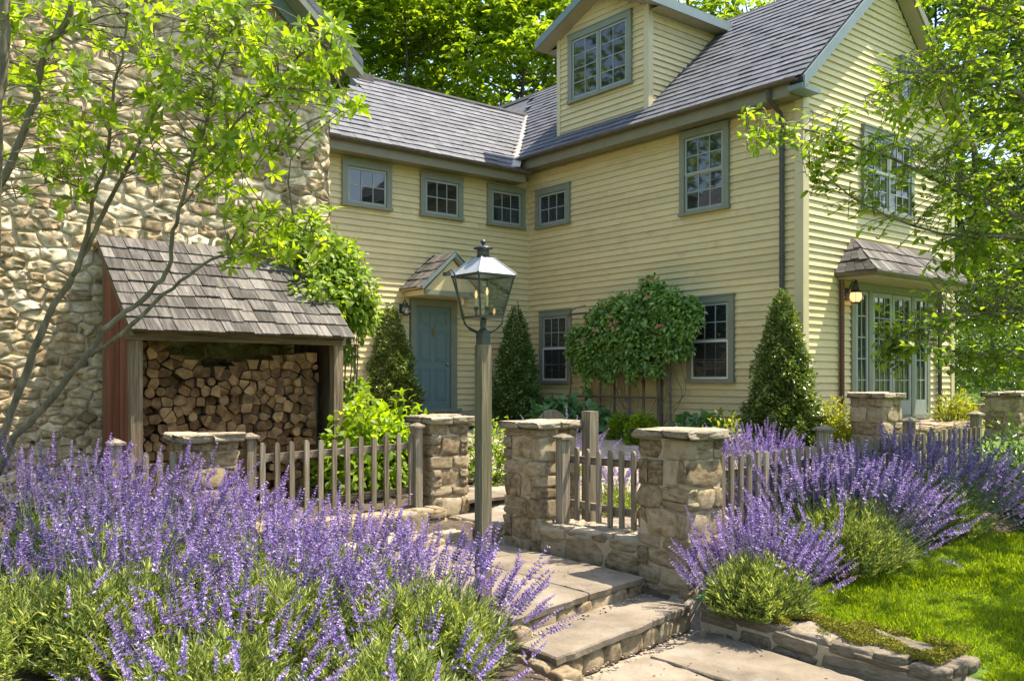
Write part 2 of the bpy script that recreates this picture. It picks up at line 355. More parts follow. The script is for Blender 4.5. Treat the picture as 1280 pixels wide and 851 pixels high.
def rdir(n): return unit(rng.normal(size=(n, 3)))

# ------------------------------------------------------------------ the lie of the land
GP = np.array([(10.5, -7.1, -1.19), (10.9, -6.5, -1.17), (12.2, -6.2, -1.19), (13.2, -6, -1.24), (15, -8, -1.4), (16, -12, -1.5), (11.6, -8.2, -1.42), (12.8, -8.3, -1.43),
    (9.3, -8.1, -1.12), (8.4, -8.1, -1.12), (10.6, -8.2, -1.27), (11.2, -10.3, -1.25), (10, -10, -1.15), (9, -11, -1.05), (9, -9.6, -1.08), (12.5, -10.5, -1.4), (7.4, -10.4, -.88), (7.4, -8.6, -.95), (6.2, -9, -.78),
    (4.3, -13, -.6), (7, -13, -.85), (10, -14, -1.2), (8, -5.8, -.86), (9.9, -5.8, -.97), (6.4, -5.8, -.72), (7.6, -7.2, -.93), (5, -6, -.62), (3, -4, -.36), (1, -1, -.3), (.3, -3, -.12),
    (7, -.3, -.42), (4, -.4, -.38), (9, -2, -.62), (10.3, -1.5, -.78), (10.4, -4.5, -.97), (12, -3, -1.02), (14, -1, -.9), (9, 2, -.3), (8.5, 5, -.1), (10, 12, .25), (14, 18, .55), (6, 12, .3),
    (0, 12, .6), (-10, 10, 1.), (-15, 25, 3), (-40, 40, 9), (0, 40, 5), (0, 80, 12), (40, 50, 7), (30, 20, .8), (40, 0, -.5), (90, 90, 14), (30, -30, -1.7), (0, -30, -.4), (-20, -20, .8), (-60, 0, 6), (-60, -60, 5), (80, -80, -2), (0, -90, 1)])
def ground_z(x, y):
    x = np.atleast_1d(np.asarray(x, float)); y = np.atleast_1d(np.asarray(y, float))
    d2 = (x[:, None] - GP[None, :, 0]) ** 2 + (y[:, None] - GP[None, :, 1]) ** 2 + .02
    w = d2 ** -1.7; z = (w * GP[None, :, 2]).sum(1) / w.sum(1)
    pit = (x > 10.0) & (x < 10.95) & (y < -7.15) & (y > -9.0); z = np.where(pit, np.minimum(z, -1.29), z)
    land = (x > 7.6) & (x <= 10.5) & (y < -7.1) & (y > -9.05); z = np.where(land, np.minimum(z, -1.125), z)
    low = (x >= 10.5) & (x < 14.4) & (y < -7.15) & (y > -9.15); z = np.where(low, np.minimum(z, -1.43), z)
    return z
def gz(x, y): return float(ground_z(x, y)[0])
def build_ground():
    def axis(lo, hi, flo, fhi, st):
        fine = np.arange(flo, fhi + 1e-6, st); out = [fine]
        for sgn, a, b in ((-1, flo, lo), (1, fhi, hi)):
            v = []; s = st; p = a
            while abs(p - b) > 1e-6 and (p - b) * sgn < 0:
                s *= 1.25; p = p + sgn * s; v.append(p)
            out.insert(0, np.array(v[::-1])) if sgn < 0 else out.append(np.array(v))
        return np.concatenate(out)
    xs = axis(-400, 400, 3.5, 16., .13); ys = axis(-400, 400, -14., 1., .13)
    X, Y = np.meshgrid(xs, ys, indexing='ij'); Z = ground_z(X.ravel(), Y.ravel())
    nx, ny = X.shape; V = np.stack([X.ravel(), Y.ravel(), Z], 1)
    i, j = np.meshgrid(np.arange(nx - 1), np.arange(ny - 1), indexing='ij'); b = (i * ny + j).ravel()
    Q = np.stack([b, b + ny, b + ny + 1, b + 1], 1)
    cx = V[Q].mean(1); x, y = cx[:, 0], cx[:, 1]; wob = .12 * np.sin(3 * x) + .1 * np.sin(4.3 * y + 1)
    mi = np.zeros(len(Q), int)
    bed = ((x < 11.02 + wob + .25 * np.clip((y + 6.6) / 5, 0, 1)) & (x > 5.2) & (y > -14) & (y < .2)) | ((y < -7.3) & (y > -14) & (x > 4) & (x < 14.6)) | ((x > -.5) & (x < 6) & (y > -7.2) & (y < .3))
    mi[bed] = 1
    yard = (x > .2) & (x < 9.9) & (y > -7.) & (y < -1.2 + wob) & ~((x > 8.2) & (y > -4)); mi[yard] = 2
    walk = (x > 10.2) & (x < 14) & (y < -7.15) & (y > -9.1); mi[walk] = 2
    tag(obj('ground', raw_mesh('ground', V, Q, [lawn, soil, grav], mi, True)), 'sloping garden ground of lawn, soil beds and gravel', None, None, 'structure')
build_ground()

# ------------------------------------------------------------------ the yellow house
house = thing('yellow_house', (3, 0, -.35), 'cream yellow clapboard house with slate roof, gable end and lower wing', 'house')
def core(name, mb, mat=siding): return mb.build(name, mat, house)
def board(mb, F, a0, a1, z, e=.12, t0=.006, t1=.024, a0t=None, a1t=None):
    P = F.p; a0t = a0 if a0t is None else a0t; a1t = a1 if a1t is None else a1t; zt = z + e + .012
    mb.hexa([P(a0, z, t1), P(a1, z, t1), P(a1, z, 0), P(a0, z, 0), P(a0t, zt, t0), P(a1t, zt, t0), P(a1t, zt, 0), P(a0t, zt, 0)])
def clapboards(F, parent, spans, z0, z1, e=.12):
    z = z0
    while z < z1 - .03:
        for s in spans(z + e * .5):
            if s[1] - s[0] < .08: continue
            cuts = [s[0], s[1]]
            if s[1] - s[0] > 3 and random.random() < .45: cuts.insert(1, s[0] + (s[1] - s[0]) * random.uniform(.25, .75))
            for c0, c1 in zip(cuts[:-1], cuts[1:]):
                mb = MB(); wob = random.uniform(-.003, .003)
                board(mb, F, c0 + (.0015 if c0 != s[0] else 0), c1 - (.0015 if c1 != s[1] else 0), z + wob, min(e, z1 - z), .005, .037 + random.uniform(-.004, .004)); mb.build('clapboard', siding, parent)
        z += e
TP = .916
# long wall facing the garden
wb = core('wall', MB().box(-4.5, XC, .0, .2, -.5, 5.3)); wb['label'] = 'long garden wall of cream clapboards under the dormer'
clapboards(FB, wb, lambda z: [(0.03, XC - .12)], -.4, 5.16)
wa = core('wall', MB().box(-.2, -.001, -4.9, .19, -.5, 4.98)); wa['label'] = 'lower wing wall of cream clapboards with teal door'
clapboards(FA, wa, lambda z: [(-4.9, -3.15), (-2.0, -.03)] if z < 2.2 else [(-4.9, -.03)], -.4, 4.86)
gpoly = [(XC - .2, 0.002, -.5), (XC - .2, 5.2, -.5), (XC - .2, 5.2, 5.55), (XC - .2, 2.6, 5.55 + 2.6 * TP), (XC - .2, .002, 5.55)]
wc = core('wall', MB().prism(gpoly, (.2, 0, 0))); wc['label'] = 'gable end wall of cream clapboards in raking sun'
def cspan(z):
    lim = (z - 5.5) / TP if z > 5.5 else 0
    s = [(max(.12, lim), min(5.1, 5.2 - lim))]
    if z < 2.3: s = [(.12, 1.42), (4.22, 5.1)]
    return s
clapboards(FC, wc, cspan, -.4, 7.8)
mb = MB(); mb.box(XC - .12, XC + .045, -.042, -.001, -.45, 5.18); mb.box(XC + .0005, XC + .0455, -.0015, .12, -.45, 5.35); mb.build('corner_board', creamtrim, house)
MB().box(XC + .001, XC + .045, 5.1, 5.23, -.45, 5.3).build('corner_board', creamtrim, house)
MB().box(.001, .045, -.045, -.001, -.4, 4.9).build('corner_board', creamtrim, house)
MB().box(-4.4, XC - .2, .3, 5.1, -.5, 5.3).build('back_block', siding, house)
MB().box(-3.7, -.3, -4.85, .1, -.5, 4.95).build('wing_block', siding, house)

# windows: casing, sash bars, each pane, sill
def window(F, a0, a1, z0, z1, cols, rows, hung=False, cas=.11, parent=house, label=None, pairs=1, lower_screen=False, n0=.012):
    F = Fr(F.O + F.n * .014, F.a, F.n)     # clear of the board lips
    mb = MB(); mb.fb(F, a0, a1, z1 - cas, z1, n0, .075); mb.fb(F, a0, a0 + cas, z0 + cas * .5, z1 - cas, n0, .07); mb.fb(F, a1 - cas, a1, z0 + cas * .5, z1 - cas, n0, .07)
    mb.fb(F, a0 + cas, a1 - cas, z0 + cas * .5, z1 - cas, n0, n0 + .004)
    mb.fb(F, a0 - .01, a1 + .01, z1, z1 + .022, n0, .09)
    w = mb.build('window', trimg, parent)
    if label: w['label'] = label
    MB().fb(F, a0 - .015, a1 + .015, z0, z0 + cas * .55, n0, .095).build('sill', trimg, w)
    A0, A1, Z0, Z1 = a0 + cas + .008, a1 - cas - .008, z0 + cas * .55 + .006, z1 - cas - .008
    units = []
    pw = (A1 - A0 - (pairs - 1) * .05) / pairs
    for k in range(pairs):
        b0 = A0 + k * (pw + .05)
        if hung:
            zm = (Z0 + Z1) / 2
            units += [(b0, b0 + pw, zm - .012, Z1, .040, False), (b0, b0 + pw, Z0, zm + .012, .026, lower_screen)]
        else: units.append((b0, b0 + pw, Z0, Z1, .034, False))
        if k: mbm = MB().fb(F, b0 - .05, b0, Z0, Z1, n0 + .005, .06).build('mullion', trimg, w)
    st, mt = .042, .018
    for (b0, b1, c0, c1, nn, scr) in units:
        s = MB(); s.fb(F, b0, b1, c1 - st, c1, nn - .012, nn + .014); s.fb(F, b0, b1, c0, c0 + st * 1.2, nn - .012, nn + .014)
        s.fb(F, b0, b0 + st, c0 + st * 1.2, c1 - st, nn - .012, nn + .0135); s.fb(F, b1 - st, b1, c0 + st * 1.2, c1 - st, nn - .012, nn + .0135)
        i0, i1, j0, j1 = b0 + st, b1 - st, c0 + st * 1.2, c1 - st
        rws = rows
        for k in range(1, cols): x = i0 + (i1 - i0) * k / cols; s.fb(F, x - mt / 2, x + mt / 2, j0, j1, nn - .006, nn + .009)
        for k in range(1, rws): z = j0 + (j1 - j0) * k / rws; s.fb(F, i0, i1, z - mt / 2, z + mt / 2, nn - .006, nn + .0085)
        s.build('sash', sashw, w)
        for ci in range(cols):
            for ri in range(rws):
                x0 = i0 + (i1 - i0) * ci / cols; x1 = i0 + (i1 - i0) * (ci + 1) / cols; z0_ = j0 + (j1 - j0) * ri / rws; z1_ = j0 + (j1 - j0) * (ri + 1) / rws
                t = [random.uniform(-.0022, .0022) for _ in range(2)]
                p = MB(); P = F.p; q = nn - .001
                p.hexa([P(x0, z0_, q - t[0] - t[1]), P(x1, z0_, q + t[0] - t[1]), P(x1, z0_, q - .005), P(x0, z0_, q - .005), P(x0, z1_, q - t[0] + t[1]), P(x1, z1_, q + t[0] + t[1]), P(x1, z1_, q - .005), P(x0, z1_, q - .005)])
                p.build('pane', glassd, w)
        if scr:
            e = MB(); q = .05
            e.fb(F, b0 - .004, b1 + .004, c1 - .03, c1, q, q + .012); e.fb(F, b0 - .004, b1 + .004, c0, c0 + .03, q, q + .012); e.fb(F, b0 - .004, b0 + .024, c0 + .03, c1 - .03, q, q + .0115); e.fb(F, b1 - .024, b1 + .004, c0 + .03, c1 - .03, q, q + .0115)
            e.build('screen_frame', white, w)
            # insect mesh: real crossing wires
            g = MB()
            for k in range(1, 26): x = b0 + .02 + (b1 - b0 - .04) * k / 26; g.fb(F, x - .004, x + .004, c0 + .03, c1 - .03, q + .004, q + .006)
            for k in range(1, 22): z = c0 + .03 + (c1 - c0 - .06) * k / 22; g.fb(F, b0 + .02, b1 - .02, z - .004, z + .004, q + .0062, q + .0078)
            g.build('insect_screen', screen, w, kind='stuff')
    return w
for (a0, a1) in ((-4.66, -3.58), (-2.90, -1.85), (-1.20, -.165)): window(FA, a0, a1, 3.905, 4.775, 3, 2)
window(FB, .312, 1.395, 3.88, 4.722, 3, 2)
window(FB, 4.37, 5.47, 3.595, 5.11, 3, 2, hung=True)
window(FB, .44, 1.43, .53, 2.07, 3, 2, hung=True, lower_screen=True)
window(FB, 4.54, 5.575, .555, 2.08, 3, 2, hung=True, lower_screen=True)
window(FC, 3.07, 3.70, 5.74, 6.54, 2, 2, label='small attic window high in the gable')
window(FC, 1.76, 3.54, 3.57, 5.05, 3, 2, hung=True, pairs=2, label='paired sash windows on the gable end')

# door in the wing
dr = MB().fb(FA, -3.0, -2.155, .02, 2.09, -.03, .02).build('door', doorp, house); dr['label'] = 'teal six panel front door'
for (a0, a1, z0, z1) in ((-2.91, -2.63, 1.72, 1.98), (-2.525, -2.245, 1.72, 1.98), (-2.91, -2.63, .98, 1.60), (-2.525, -2.245, .98, 1.60), (-2.91, -2.63, .2, .84), (-2.525, -2.245, .2, .84)):
    m_ = MB()
    m_.fb(FA, a0, a1, z1 - .022, z1, .021, .034); m_.fb(FA, a0, a1, z0, z0 + .022, .021, .034); m_.fb(FA, a0, a0 + .022, z0 + .022, z1 - .022, .021, .0335); m_.fb(FA, a1 - .022, a1, z0 + .022, z1 - .022, .021, .0335)
    m_.fb(FA, a0 + .05, a1 - .05, z0 + .05, z1 - .05, .021, .030); m_.build('panel', doorp, dr)
mb = MB()
for sg in (-1, 1): mb.tube([FA.p(-2.578, 1.58, .05), FA.p(-2.578 + sg * .02, 1.63, .055), FA.p(-2.578 + sg * .055, 1.70, .045)], [.012, .012, .008], 6)
mb.tube([FA.p(-2.578, 1.50, .045), FA.p(-2.578, 1.59, .055)], .013, 6); mb.lathe(FA.p(-2.578, 1.485, .045), [(.004, 0), (.022, .008), (.022, .022), (.004, .03)], 8)
mb.build('knocker', brass, dr)
MB().lathe(FA.p(-2.24, .93, .055), [(.005, -.03), (.028, -.015), (.03, 0), (.022, .02), (.004, .03)], 10).build('knob', brass, dr)
mb = MB(); mb.fb(FA, -3.13, -3.003, -.05, 2.22, .001, .07); mb.fb(FA, -2.152, -2.0, -.05, 2.22, .001, .07); mb.fb(FA, -3.003, -2.152, 2.093, 2.215, .001, .068); mb.fb(FA, -3.2, -1.93, -.05, .018, .0, .14)
mb.build('door_frame', trimg, house)
MB().box(.0, 1.0, -3.3, -1.8, -.3, -.06).build('door_step', flag, house)
def wood_course(parent, e0, e1, u0, u1, n, meshes_mat=shingle, w=.12, th=.02, name='shingle'):
    """one course of shingles between eave line e0->e1 (points) and head line u0->u1"""
    e0, e1, u0, u1 = [np.array(p, float) for p in (e0, e1, u0, u1)]; L = np.linalg.norm(e1 - e0); k = max(1, int(round(L / w)))
    cuts = np.linspace(0, 1, k + 1); cuts[1:-1] += rng.uniform(-.22, .22, k - 1) / k
    for i in range(k):
        s0, s1 = cuts[i] + .012 / k * 2, cuts[i + 1] - .012 / k * 2
        lo0, lo1, hi0, hi1 = e0 + (e1 - e0) * s0, e0 + (e1 - e0) * s1, u0 + (u1 - u0) * s0, u0 + (u1 - u0) * s1
        d = unit(hi0 - lo0); dd = d * random.uniform(-.018, .012); lo0 = lo0 + dd; lo1 = lo1 + dd + d * random.uniform(-.006, .006)
        nn = np.array(n) ; t = th * random.uniform(.8, 1.35); lift = random.uniform(.004, .012)
        MB().hexa([lo0 + nn * lift, lo1 + nn * lift, hi1, hi0, lo0 + nn * (lift + t), lo1 + nn * (lift + t), hi1 + nn * .006, hi0 + nn * .006]).build(name, meshes_mat, parent)
# gabled hood over the door
hood = MB(); cy = -2.575; hw = .75
for sg in (-1, 1):
    y0, y1 = cy + sg * hw, cy
    poly = [(0.026, y0, 2.36), (.026, y1, 3.05), (.026, y1, 3.10), (.026, y0 + sg * .03, 2.38)]
    hood.prism(poly, (.74, 0, 0))
hood.prism([(.028, cy - hw + .06, 2.25), (.028, cy + hw - .06, 2.25), (.028, cy + hw - .06, 2.35), (.028, cy - hw + .06, 2.35)], (.68, 0, 0))
hd = hood.build('door_hood', creamtrim, house)
for sg in (-1, 1): MB().prism([(.768, cy + sg * hw, 2.34), (.768, cy, 3.03), (.768, cy, 3.115), (.768, cy + sg * (hw + .03), 2.42)][::sg], (.03, 0, 0)).build('barge_board', trimb, hd)
MB().prism([(.70, cy - hw + .1, 2.352), (.70, cy + hw - .1, 2.352), (.70, cy, 2.97)], (.012, 0, 0)).build('hood_gable', siding, hd)
MB().prism([(.709, cy - hw + .08, 2.26), (.709, cy + hw - .08, 2.26), (.709, cy + hw - .08, 2.345), (.709, cy - hw + .08, 2.345)], (.025, 0, 0)).build('fascia', trimg, hd)
for sg in (-1, 1):
    nrm = np.array([0, sg * .69, .75]); nrm = unit(nrm)
    for r in range(4):
        f0, f1 = r / 4 - .02, (r + 1) / 4 + .06
        def pt(f, x): f = min(f, 1.0); return np.array([x, cy + sg * (hw + .03) * (1 - f), 2.385 + (3.115 - 2.385) * f]) + nrm * .012
        a, b = (pt(f0, .02), pt(f0, .80)); c, d = (pt(f1, .02), pt(f1, .80))
        if sg > 0: a, b, c, d = b, a, d, c
        wood_course(hd, a, b, c, d, nrm, w=.14)
def sconce(F, a, z, parent, gm, s=1.0):
    mb = MB(); mb.fb(F, a - .05 * s, a + .05 * s, z - .06 * s, z + .12 * s, .024, .05)
    mb.tube([F.p(a, z + .05 * s, .05), F.p(a, z + .16 * s, .10), F.p(a, z + .2 * s, .16), F.p(a, z + .14 * s, .2)], .011 * s, 6)
    c = F.p(a, z, .2)
    mb.lathe(c, [(.012, .15), (.03, .13), (.035, .10), (.08, .075), (.095, .05), (.09, .04)][::-1] if s == 1 else [(.09 * s, .05 * s), (.05 * s, .09 * s), (.028 * s, .2 * s), (.01, .25 * s)], 12)
    mb.lathe(c, [(.02 * s, -.115 * s), (.06 * s, -.1 * s), (.062 * s, -.09 * s)], 12)
    for k in range(6):
        t = k * math.pi / 3; C_, S_ = math.cos(t), math.sin(t)
        mb.tube([(c[0] + r * s * C_, c[1] + r * s * S_, c[2] + h * s) for r, h in ((.062, -.09), (.098, -.04), (.1, .0), (.09, .045))], .005, 4)
    o = mb.build('wall_lantern', iron, parent)
    MB().lathe(c, [(.058 * s, -.088 * s), (.088 * s, -.045 * s), (.092 * s, 0), (.082 * s, .042 * s)], 12).build('glass', gm, o)
    return o
s1 = sconce(FA, -3.33, 1.98, house, glassl); s1['label'] = 'clear glass onion lantern left of the teal door'
MB().lathe(FA.p(-3.33, 1.93, .2), [(.012, -.02), (.025, 0), (.022, .03), (.006, .05)], 8).build('bulb', candle, s1)

# gable end: hipped porch canopy and glazed doors
cy0, cy1, cw = 1.0, 4.5, .68
mb = MB(); X0, X1 = XC + .025, XC + cw
mb.hexa([(X0, cy0, 2.30), (X1, cy0, 2.30), (X1, cy1, 2.30), (X0, cy1, 2.30), (X0, cy0, 2.40), (X1, cy0, 2.40), (X1, cy1, 2.40), (X0, cy1, 2.40)])
mb.hexa([(X0, cy0, 2.401), (X1, cy0, 2.401), (X1, cy1, 2.401), (X0, cy1, 2.401), (X0, cy0 + .45, 3.0), (X0 + .04, cy0 + .45, 3.0), (X0 + .04, cy1 - .45, 3.0), (X0, cy1 - .45, 3.0)])
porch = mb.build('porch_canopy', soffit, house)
mb = MB()
mb.tube([(X0, cy0 - .05, 2.39), (X1 + .05, cy0 - .05, 2.39), (X1 + .05, cy1 + .05, 2.39), (X0, cy1 + .05, 2.39)], .055, 8)
mb.build('canopy_gutter', copper, porch)
nf = unit(np.array([.6, 0, .66])); nsd = unit(np.array([0, -.6, .45]))
for r in range(3):
    f0, f1 = r / 3 - .02, (r + 1) / 3 + .05; f1 = min(f1, 1.)
    def fr_(f, e): return np.array([X1 + .06 - (X1 + .02 - X0) * f, (cy0 - .06 + .5 * f) if e == 0 else (cy1 + .06 - .5 * f), 2.415 + .62 * f])
    def sd_(f, e, c=0): return np.array([X0 if e == 0 else X1 + .06 - (X1 + .02 - X0) * f, (cy0 - .06 + .5 * f) if c == 0 else (cy1 + .06 - .5 * f), 2.415 + .62 * f])
    wood_course(porch, fr_(f0, 0), fr_(f0, 1), fr_(f1, 0), fr_(f1, 1), nf, w=.17)
    wood_course(porch, sd_(f0, 0), sd_(f0, 1), sd_(f1, 0), sd_(f1, 1), nsd, w=.17)
    wood_course(porch, sd_(f0, 1, 1), sd_(f0, 0, 1), sd_(f1, 1, 1), sd_(f1, 0, 1), unit(np.array([0, .6, .45])), w=.17)
mb = MB(); mb.fb(FC, 1.42, 4.22, 2.16, 2.295, .001, .06)
for a in (1.42, 1.98, 3.50, 4.10): mb.fb(FC, a, a + .12, -.12, 2.16, .001, .055)
mb.fb(FC, 1.54, 4.1, -.12, -.06, .0, .1); mb.build('door_frame', trimg, house)
def glazed(a0, a1, z0, z1, cols, rows, name, lab, kick=.28):
    mb = MB(); st = .075 if cols > 2 else .06; P = FC
    mb.fb(P, a0, a1, z1 - st, z1, .004, .045); mb.fb(P, a0, a1, z0, z0 + kick, .004, .045); mb.fb(P, a0, a0 + st, z0 + kick, z1 - st, .004, .0445); mb.fb(P, a1 - st, a1, z0 + kick, z1 - st, .004, .0445)
    i0, i1, j0, j1 = a0 + st, a1 - st, z0 + kick, z1 - st
    for k in range(1, cols): x = i0 + (i1 - i0) * k / cols; mb.fb(P, x - .01, x + .01, j0, j1, .014, .034)
    for k in range(1, rows): z = j0 + (j1 - j0) * k / rows; mb.fb(P, i0, i1, z - .01, z + .01, .014, .0335)
    o = mb.build(name, sashw, house); o['label'] = lab
    for c in range(cols):
        for r in range(rows):
            t = random.uniform(-.003, .003)
            x0, x1 = i0 + (i1 - i0) * c / cols, i0 + (i1 - i0) * (c + 1) / cols; q0, q1 = j0 + (j1 - j0) * r / rows, j0 + (j1 - j0) * (r + 1) / rows
            MB().hexa([P.p(x0, q0, .020 + t), P.p(x1, q0, .020 - t), P.p(x1, q0, .014), P.p(x0, q0, .014), P.p(x0, q1, .020 + t), P.p(x1, q1, .020 - t), P.p(x1, q1, .014), P.p(x0, q1, .014)]).build('pane', glassd, o)
glazed(1.56, 1.96, -.05, 2.15, 2, 5, 'sidelight', 'narrow glazed sidelight left of the doors')
glazed(2.11, 2.79, -.05, 2.15, 3, 5, 'glazed_door', 'left leaf of the glazed double doors')
glazed(2.81, 3.49, -.05, 2.15, 3, 5, 'glazed_door', 'right leaf of the glazed double doors')
glazed(3.63, 4.09, -.05, 2.15, 2, 5, 'sidelight', 'narrow glazed sidelight right of the doors')
s2 = sconce(FC, 1.28, 2.03, house, lit, 1.15); s2['label'] = 'onion wall lantern with amber glass under the canopy'
MB().tube([(XC + .075, 1.06, 2.33), (XC + .075, 1.06, -.4)], .042, 8).build('downpipe', rustp, house)['label'] = 'copper brown downpipe at the canopy corner'
MB().tube([(XC + .075, 4.55, 2.33), (XC + .075, 4.55, -.35)], .04, 8).build('downpipe', pipeb, house)['label'] = 'dark downpipe right of the glazed doors'
mb = MB(); mb.tube([(6.55, -.46, 5.30), (6.55, -.44, 5.17), (6.55, -.12, 4.98), (6.55, -.075, 4.85), (6.55, -.075, -.35)], .042, 8)
for z in (4.4, 2.6, .8): mb.tube([(6.55, -.075, z), (6.55, -.075, z + .03)], .05, 8)
mb.build('downpipe', pipeb, house)['label'] = 'long dark downpipe beside the house corner'

# roofs
ridge_z = 5.40 + 3.0 * TP
def slab_roof(pts, n, th=.06): return MB().prism(pts, tuple(-np.array(n) * th))
c45, s45 = math.cos(math.atan(TP)), math.sin(math.atan(TP))
nB = np.array([0, -s45, c45]); nA = np.array([s45, 0, c45])
mroof = MB()
mroof.prism([(-4.8, -.40, 5.39), (XC + .28, -.40, 5.39), (XC + .28, 2.6, ridge_z - .01), (-4.8, 2.6, ridge_z - .01)], tuple(-nB * .09))
mroof.prism([(-4.8, 5.6, 5.39), (-4.8, 2.6, ridge_z - .01), (XC + .28, 2.6, ridge_z - .01), (XC + .28, 5.6, 5.39)], (0, -s45 * .09, -c45 * .09))
mroof = mroof.build('main_roof', slate, house)
MB().prism([(-4.8, 2.45, ridge_z - .11), (-4.8, 2.75, ridge_z - .11), (-4.8, 2.6, ridge_z + .045)], (XC + 5.1, 0, 0)).build('ridge_cap', ridgem, mroof)
aroof = MB(); ez = 5.09; rz_ = ez + 2.2 * TP
aroof.prism([(.40, -5.30, ez - .01), (.40, -.72, ez - .01), (-1.8, 1.47, rz_ - .01), (-1.8, -3.13, rz_ - .01)], tuple(-nA * .09))
aroof.prism([(.40, -5.30, ez - .012), (-1.8, -3.13, rz_ - .012), (-4.0, -5.30, ez - .012)], (0, 0, -.09))
aroof.prism([(-4.0, -5.3, ez - .011), (-1.8, -3.13, rz_ - .011), (-1.8, 1.47, rz_ - .011), (-4.0, 1.4, ez - .011)], (s45 * .09, 0, -c45 * .09))
aroof = aroof.build('wing_roof', slate, house)
mb = MB(); mb.tube([(-1.8, -3.2, rz_ + .01), (-1.8, 1.5, rz_ + .01)], .06, 6); mb.tube([(-1.8, -3.13, rz_ + .0), (.40, -5.30, ez)], .03, 5); mb.build('ridge_cap', ridgem, aroof)
MB().box(-2.0, -1.6, -3.36, -3.0, rz_ - .22, rz_ + .03).build('ridge_vent', copper, aroof)
mb = MB()
for t in (0,):
    p0, p1 = np.array([.42, -.76, ez + .02]), np.array([-1.8, 1.46, rz_ + .02]); sd = np.array([.09, .09, 0])
    mb.hexa([p0 - sd + (0, 0, .02), p0 + sd + (0, 0, .02), p1 + sd + (0, 0, .02), p1 - sd + (0, 0, .02), p0 - sd + (0, 0, .045), p0 + (0, 0, .02) + sd + (0, 0, .025), p1 + sd + (0, 0, .045), p1 - sd + (0, 0, .045)])
mb.build('valley_flashing', flash_m, aroof)
sl_items = []   # (score, corners low0 low1 hi1 hi0, normal, parent)
ex, sw = .195, .29
def slate_rows(org, av, uv, n, length, rise, ok, parent, score):
    r = 0; org = np.array(org, float)
    while r * ex < rise:
        a = -random.uniform(0, sw) - (r % 2) * sw * .5
        while a < length:
            w = sw * random.uniform(.86, 1.14); a0, a1 = max(a, 0), min(a + w - .004, length)
            if a1 - a0 > .05:
                u0, u1 = r * ex - .012 + random.uniform(-.006, .006), min((r + 1) * ex + .035, rise)
                mid = org + av * ((a0 + a1) / 2) + uv * ((r + .5) * ex)
                if ok(mid): sl_items.append((score(mid), org, av, uv, n, a0, a1, u0, u1, parent))
            a += w
        r += 1
uB = np.array([0, c45, s45]); uA = np.array([-c45, 0, s45]); vX = np.array([1., 0, 0]); vY = np.array([0, 1., 0])
slen = 3.0 / c45
camv = np.array(CAM)
in_dorm = lambda p: .96 < p[0] < 3.47 and .03 < p[1] < (7.8 - 5.4) / TP - .5
slate_rows((-4.8, -.42, 5.40), vX, uB, nB, XC + 5.06, slen, lambda p: not in_dorm(p) and not (p[0] < .5 and p[1] < -p[0] - .30), mroof, lambda p: np.linalg.norm(p - camv) + (6 if p[2] > 7.6 and p[0] > 3 else 0))
slate_rows((.42, -5.3, ez), vY, uA, nA, 6.9, 2.2 / c45, lambda p: p[1] < -p[0] - .36 and p[1] > -5.3 + (.4 - p[0]) * .98, aroof, lambda p: np.linalg.norm(p - camv) + 1.2)
sl_items.sort(key=lambda t: t[0])
rest = MB()
for k, (sc_, org, av, uv, n, a0, a1, u0, u1, par) in enumerate(sl_items):
    l0 = .021 + random.uniform(0, .010); mb = MB() if k < 300 else rest
    P = lambda a, u, h: org + av * a + uv * u + n * h
    mb.hexa([P(a0, u0, l0 - .010), P(a1, u0, l0 - .010), P(a1, u1, .001), P(a0, u1, .001), P(a0, u0, l0 + .006), P(a1, u0, l0 + .006), P(a1, u1, .008), P(a0, u1, .008)])
    if k < 300: mb.build('slate', slate, par)
rest.build('slate', slate, mroof, kind='stuff')
# eaves: soffit boards, fascia, gutters, rakes
MB().box(.1, XC + .02, -.36, -.026, 5.16, 5.24).build('soffit', trimo, house)
MB().box(.1, XC + .03, -.405, -.362, 5.14, 5.36).build('fascia', trimo, house)
MB().box(.026, .36, -5.2, -.38, 4.86, 4.93).build('soffit', trimo, house)
MB().box(.362, .405, -5.25, -.42, 4.84, 5.06).build('fascia', trimo, house)
def gutter(p0, p1, r=.065):
    p0, p1 = np.array(p0, float), np.array(p1, float); d = unit(p1 - p0); s = np.array([-d[1], d[0], 0]); mb = MB(); k = 9
    prof = [(-r * math.cos(math.pi * i / (k - 1)), -r * math.sin(math.pi * i / (k - 1))) for i in range(k)] + [((r - .01) * math.cos(math.pi * i / (k - 1)), -(r - .01) * math.sin(math.pi * i / (k - 1))) for i in range(k)]
    mb.prism([p0 + s * a + np.array([0, 0, z]) for a, z in prof], p1 - p0)
    L = np.linalg.norm(p1 - p0)
    for t in np.arange(.5, L, .9): mb.tube([p0 + d * t + s * (r + .005) + (0, 0, .004), p0 + d * t + (0, 0, -r - .006), p0 + d * t - s * (r + .005) + (0, 0, .004)], .008, 5)
    return mb.build('gutter', copper, house)
gutter((.12, -.475, 5.385), (XC + .2, -.475, 5.385)); gutter((.475, -5.3, 5.075), (.475, -.36, 5.075))
MB().box(XC + .03, XC + .3, -.46, .05, 5.19, 5.27).build('eave_return', trimb, house)
def rake(F, y_e, z_e, y_r, z_r, off, w=.2, par=house, mat=trimb, th=.03):
    P = F.p; mb = MB()
    mb.hexa([P(y_e, z_e - w, off), P(y_r, z_r - w, off), P(y_r, z_r - w, off - th), P(y_e, z_e - w, off - th), P(y_e, z_e, off), P(y_r, z_r, off), P(y_r, z_r, off - th), P(y_e, z_e, off - th)]); return mb.build('rake_board', mat, par)
rake(FC, -.42, 5.40, 2.6, ridge_z, .315); rake(FC, 5.62, 5.40, 2.6, ridge_z, .315, mat=trimo)
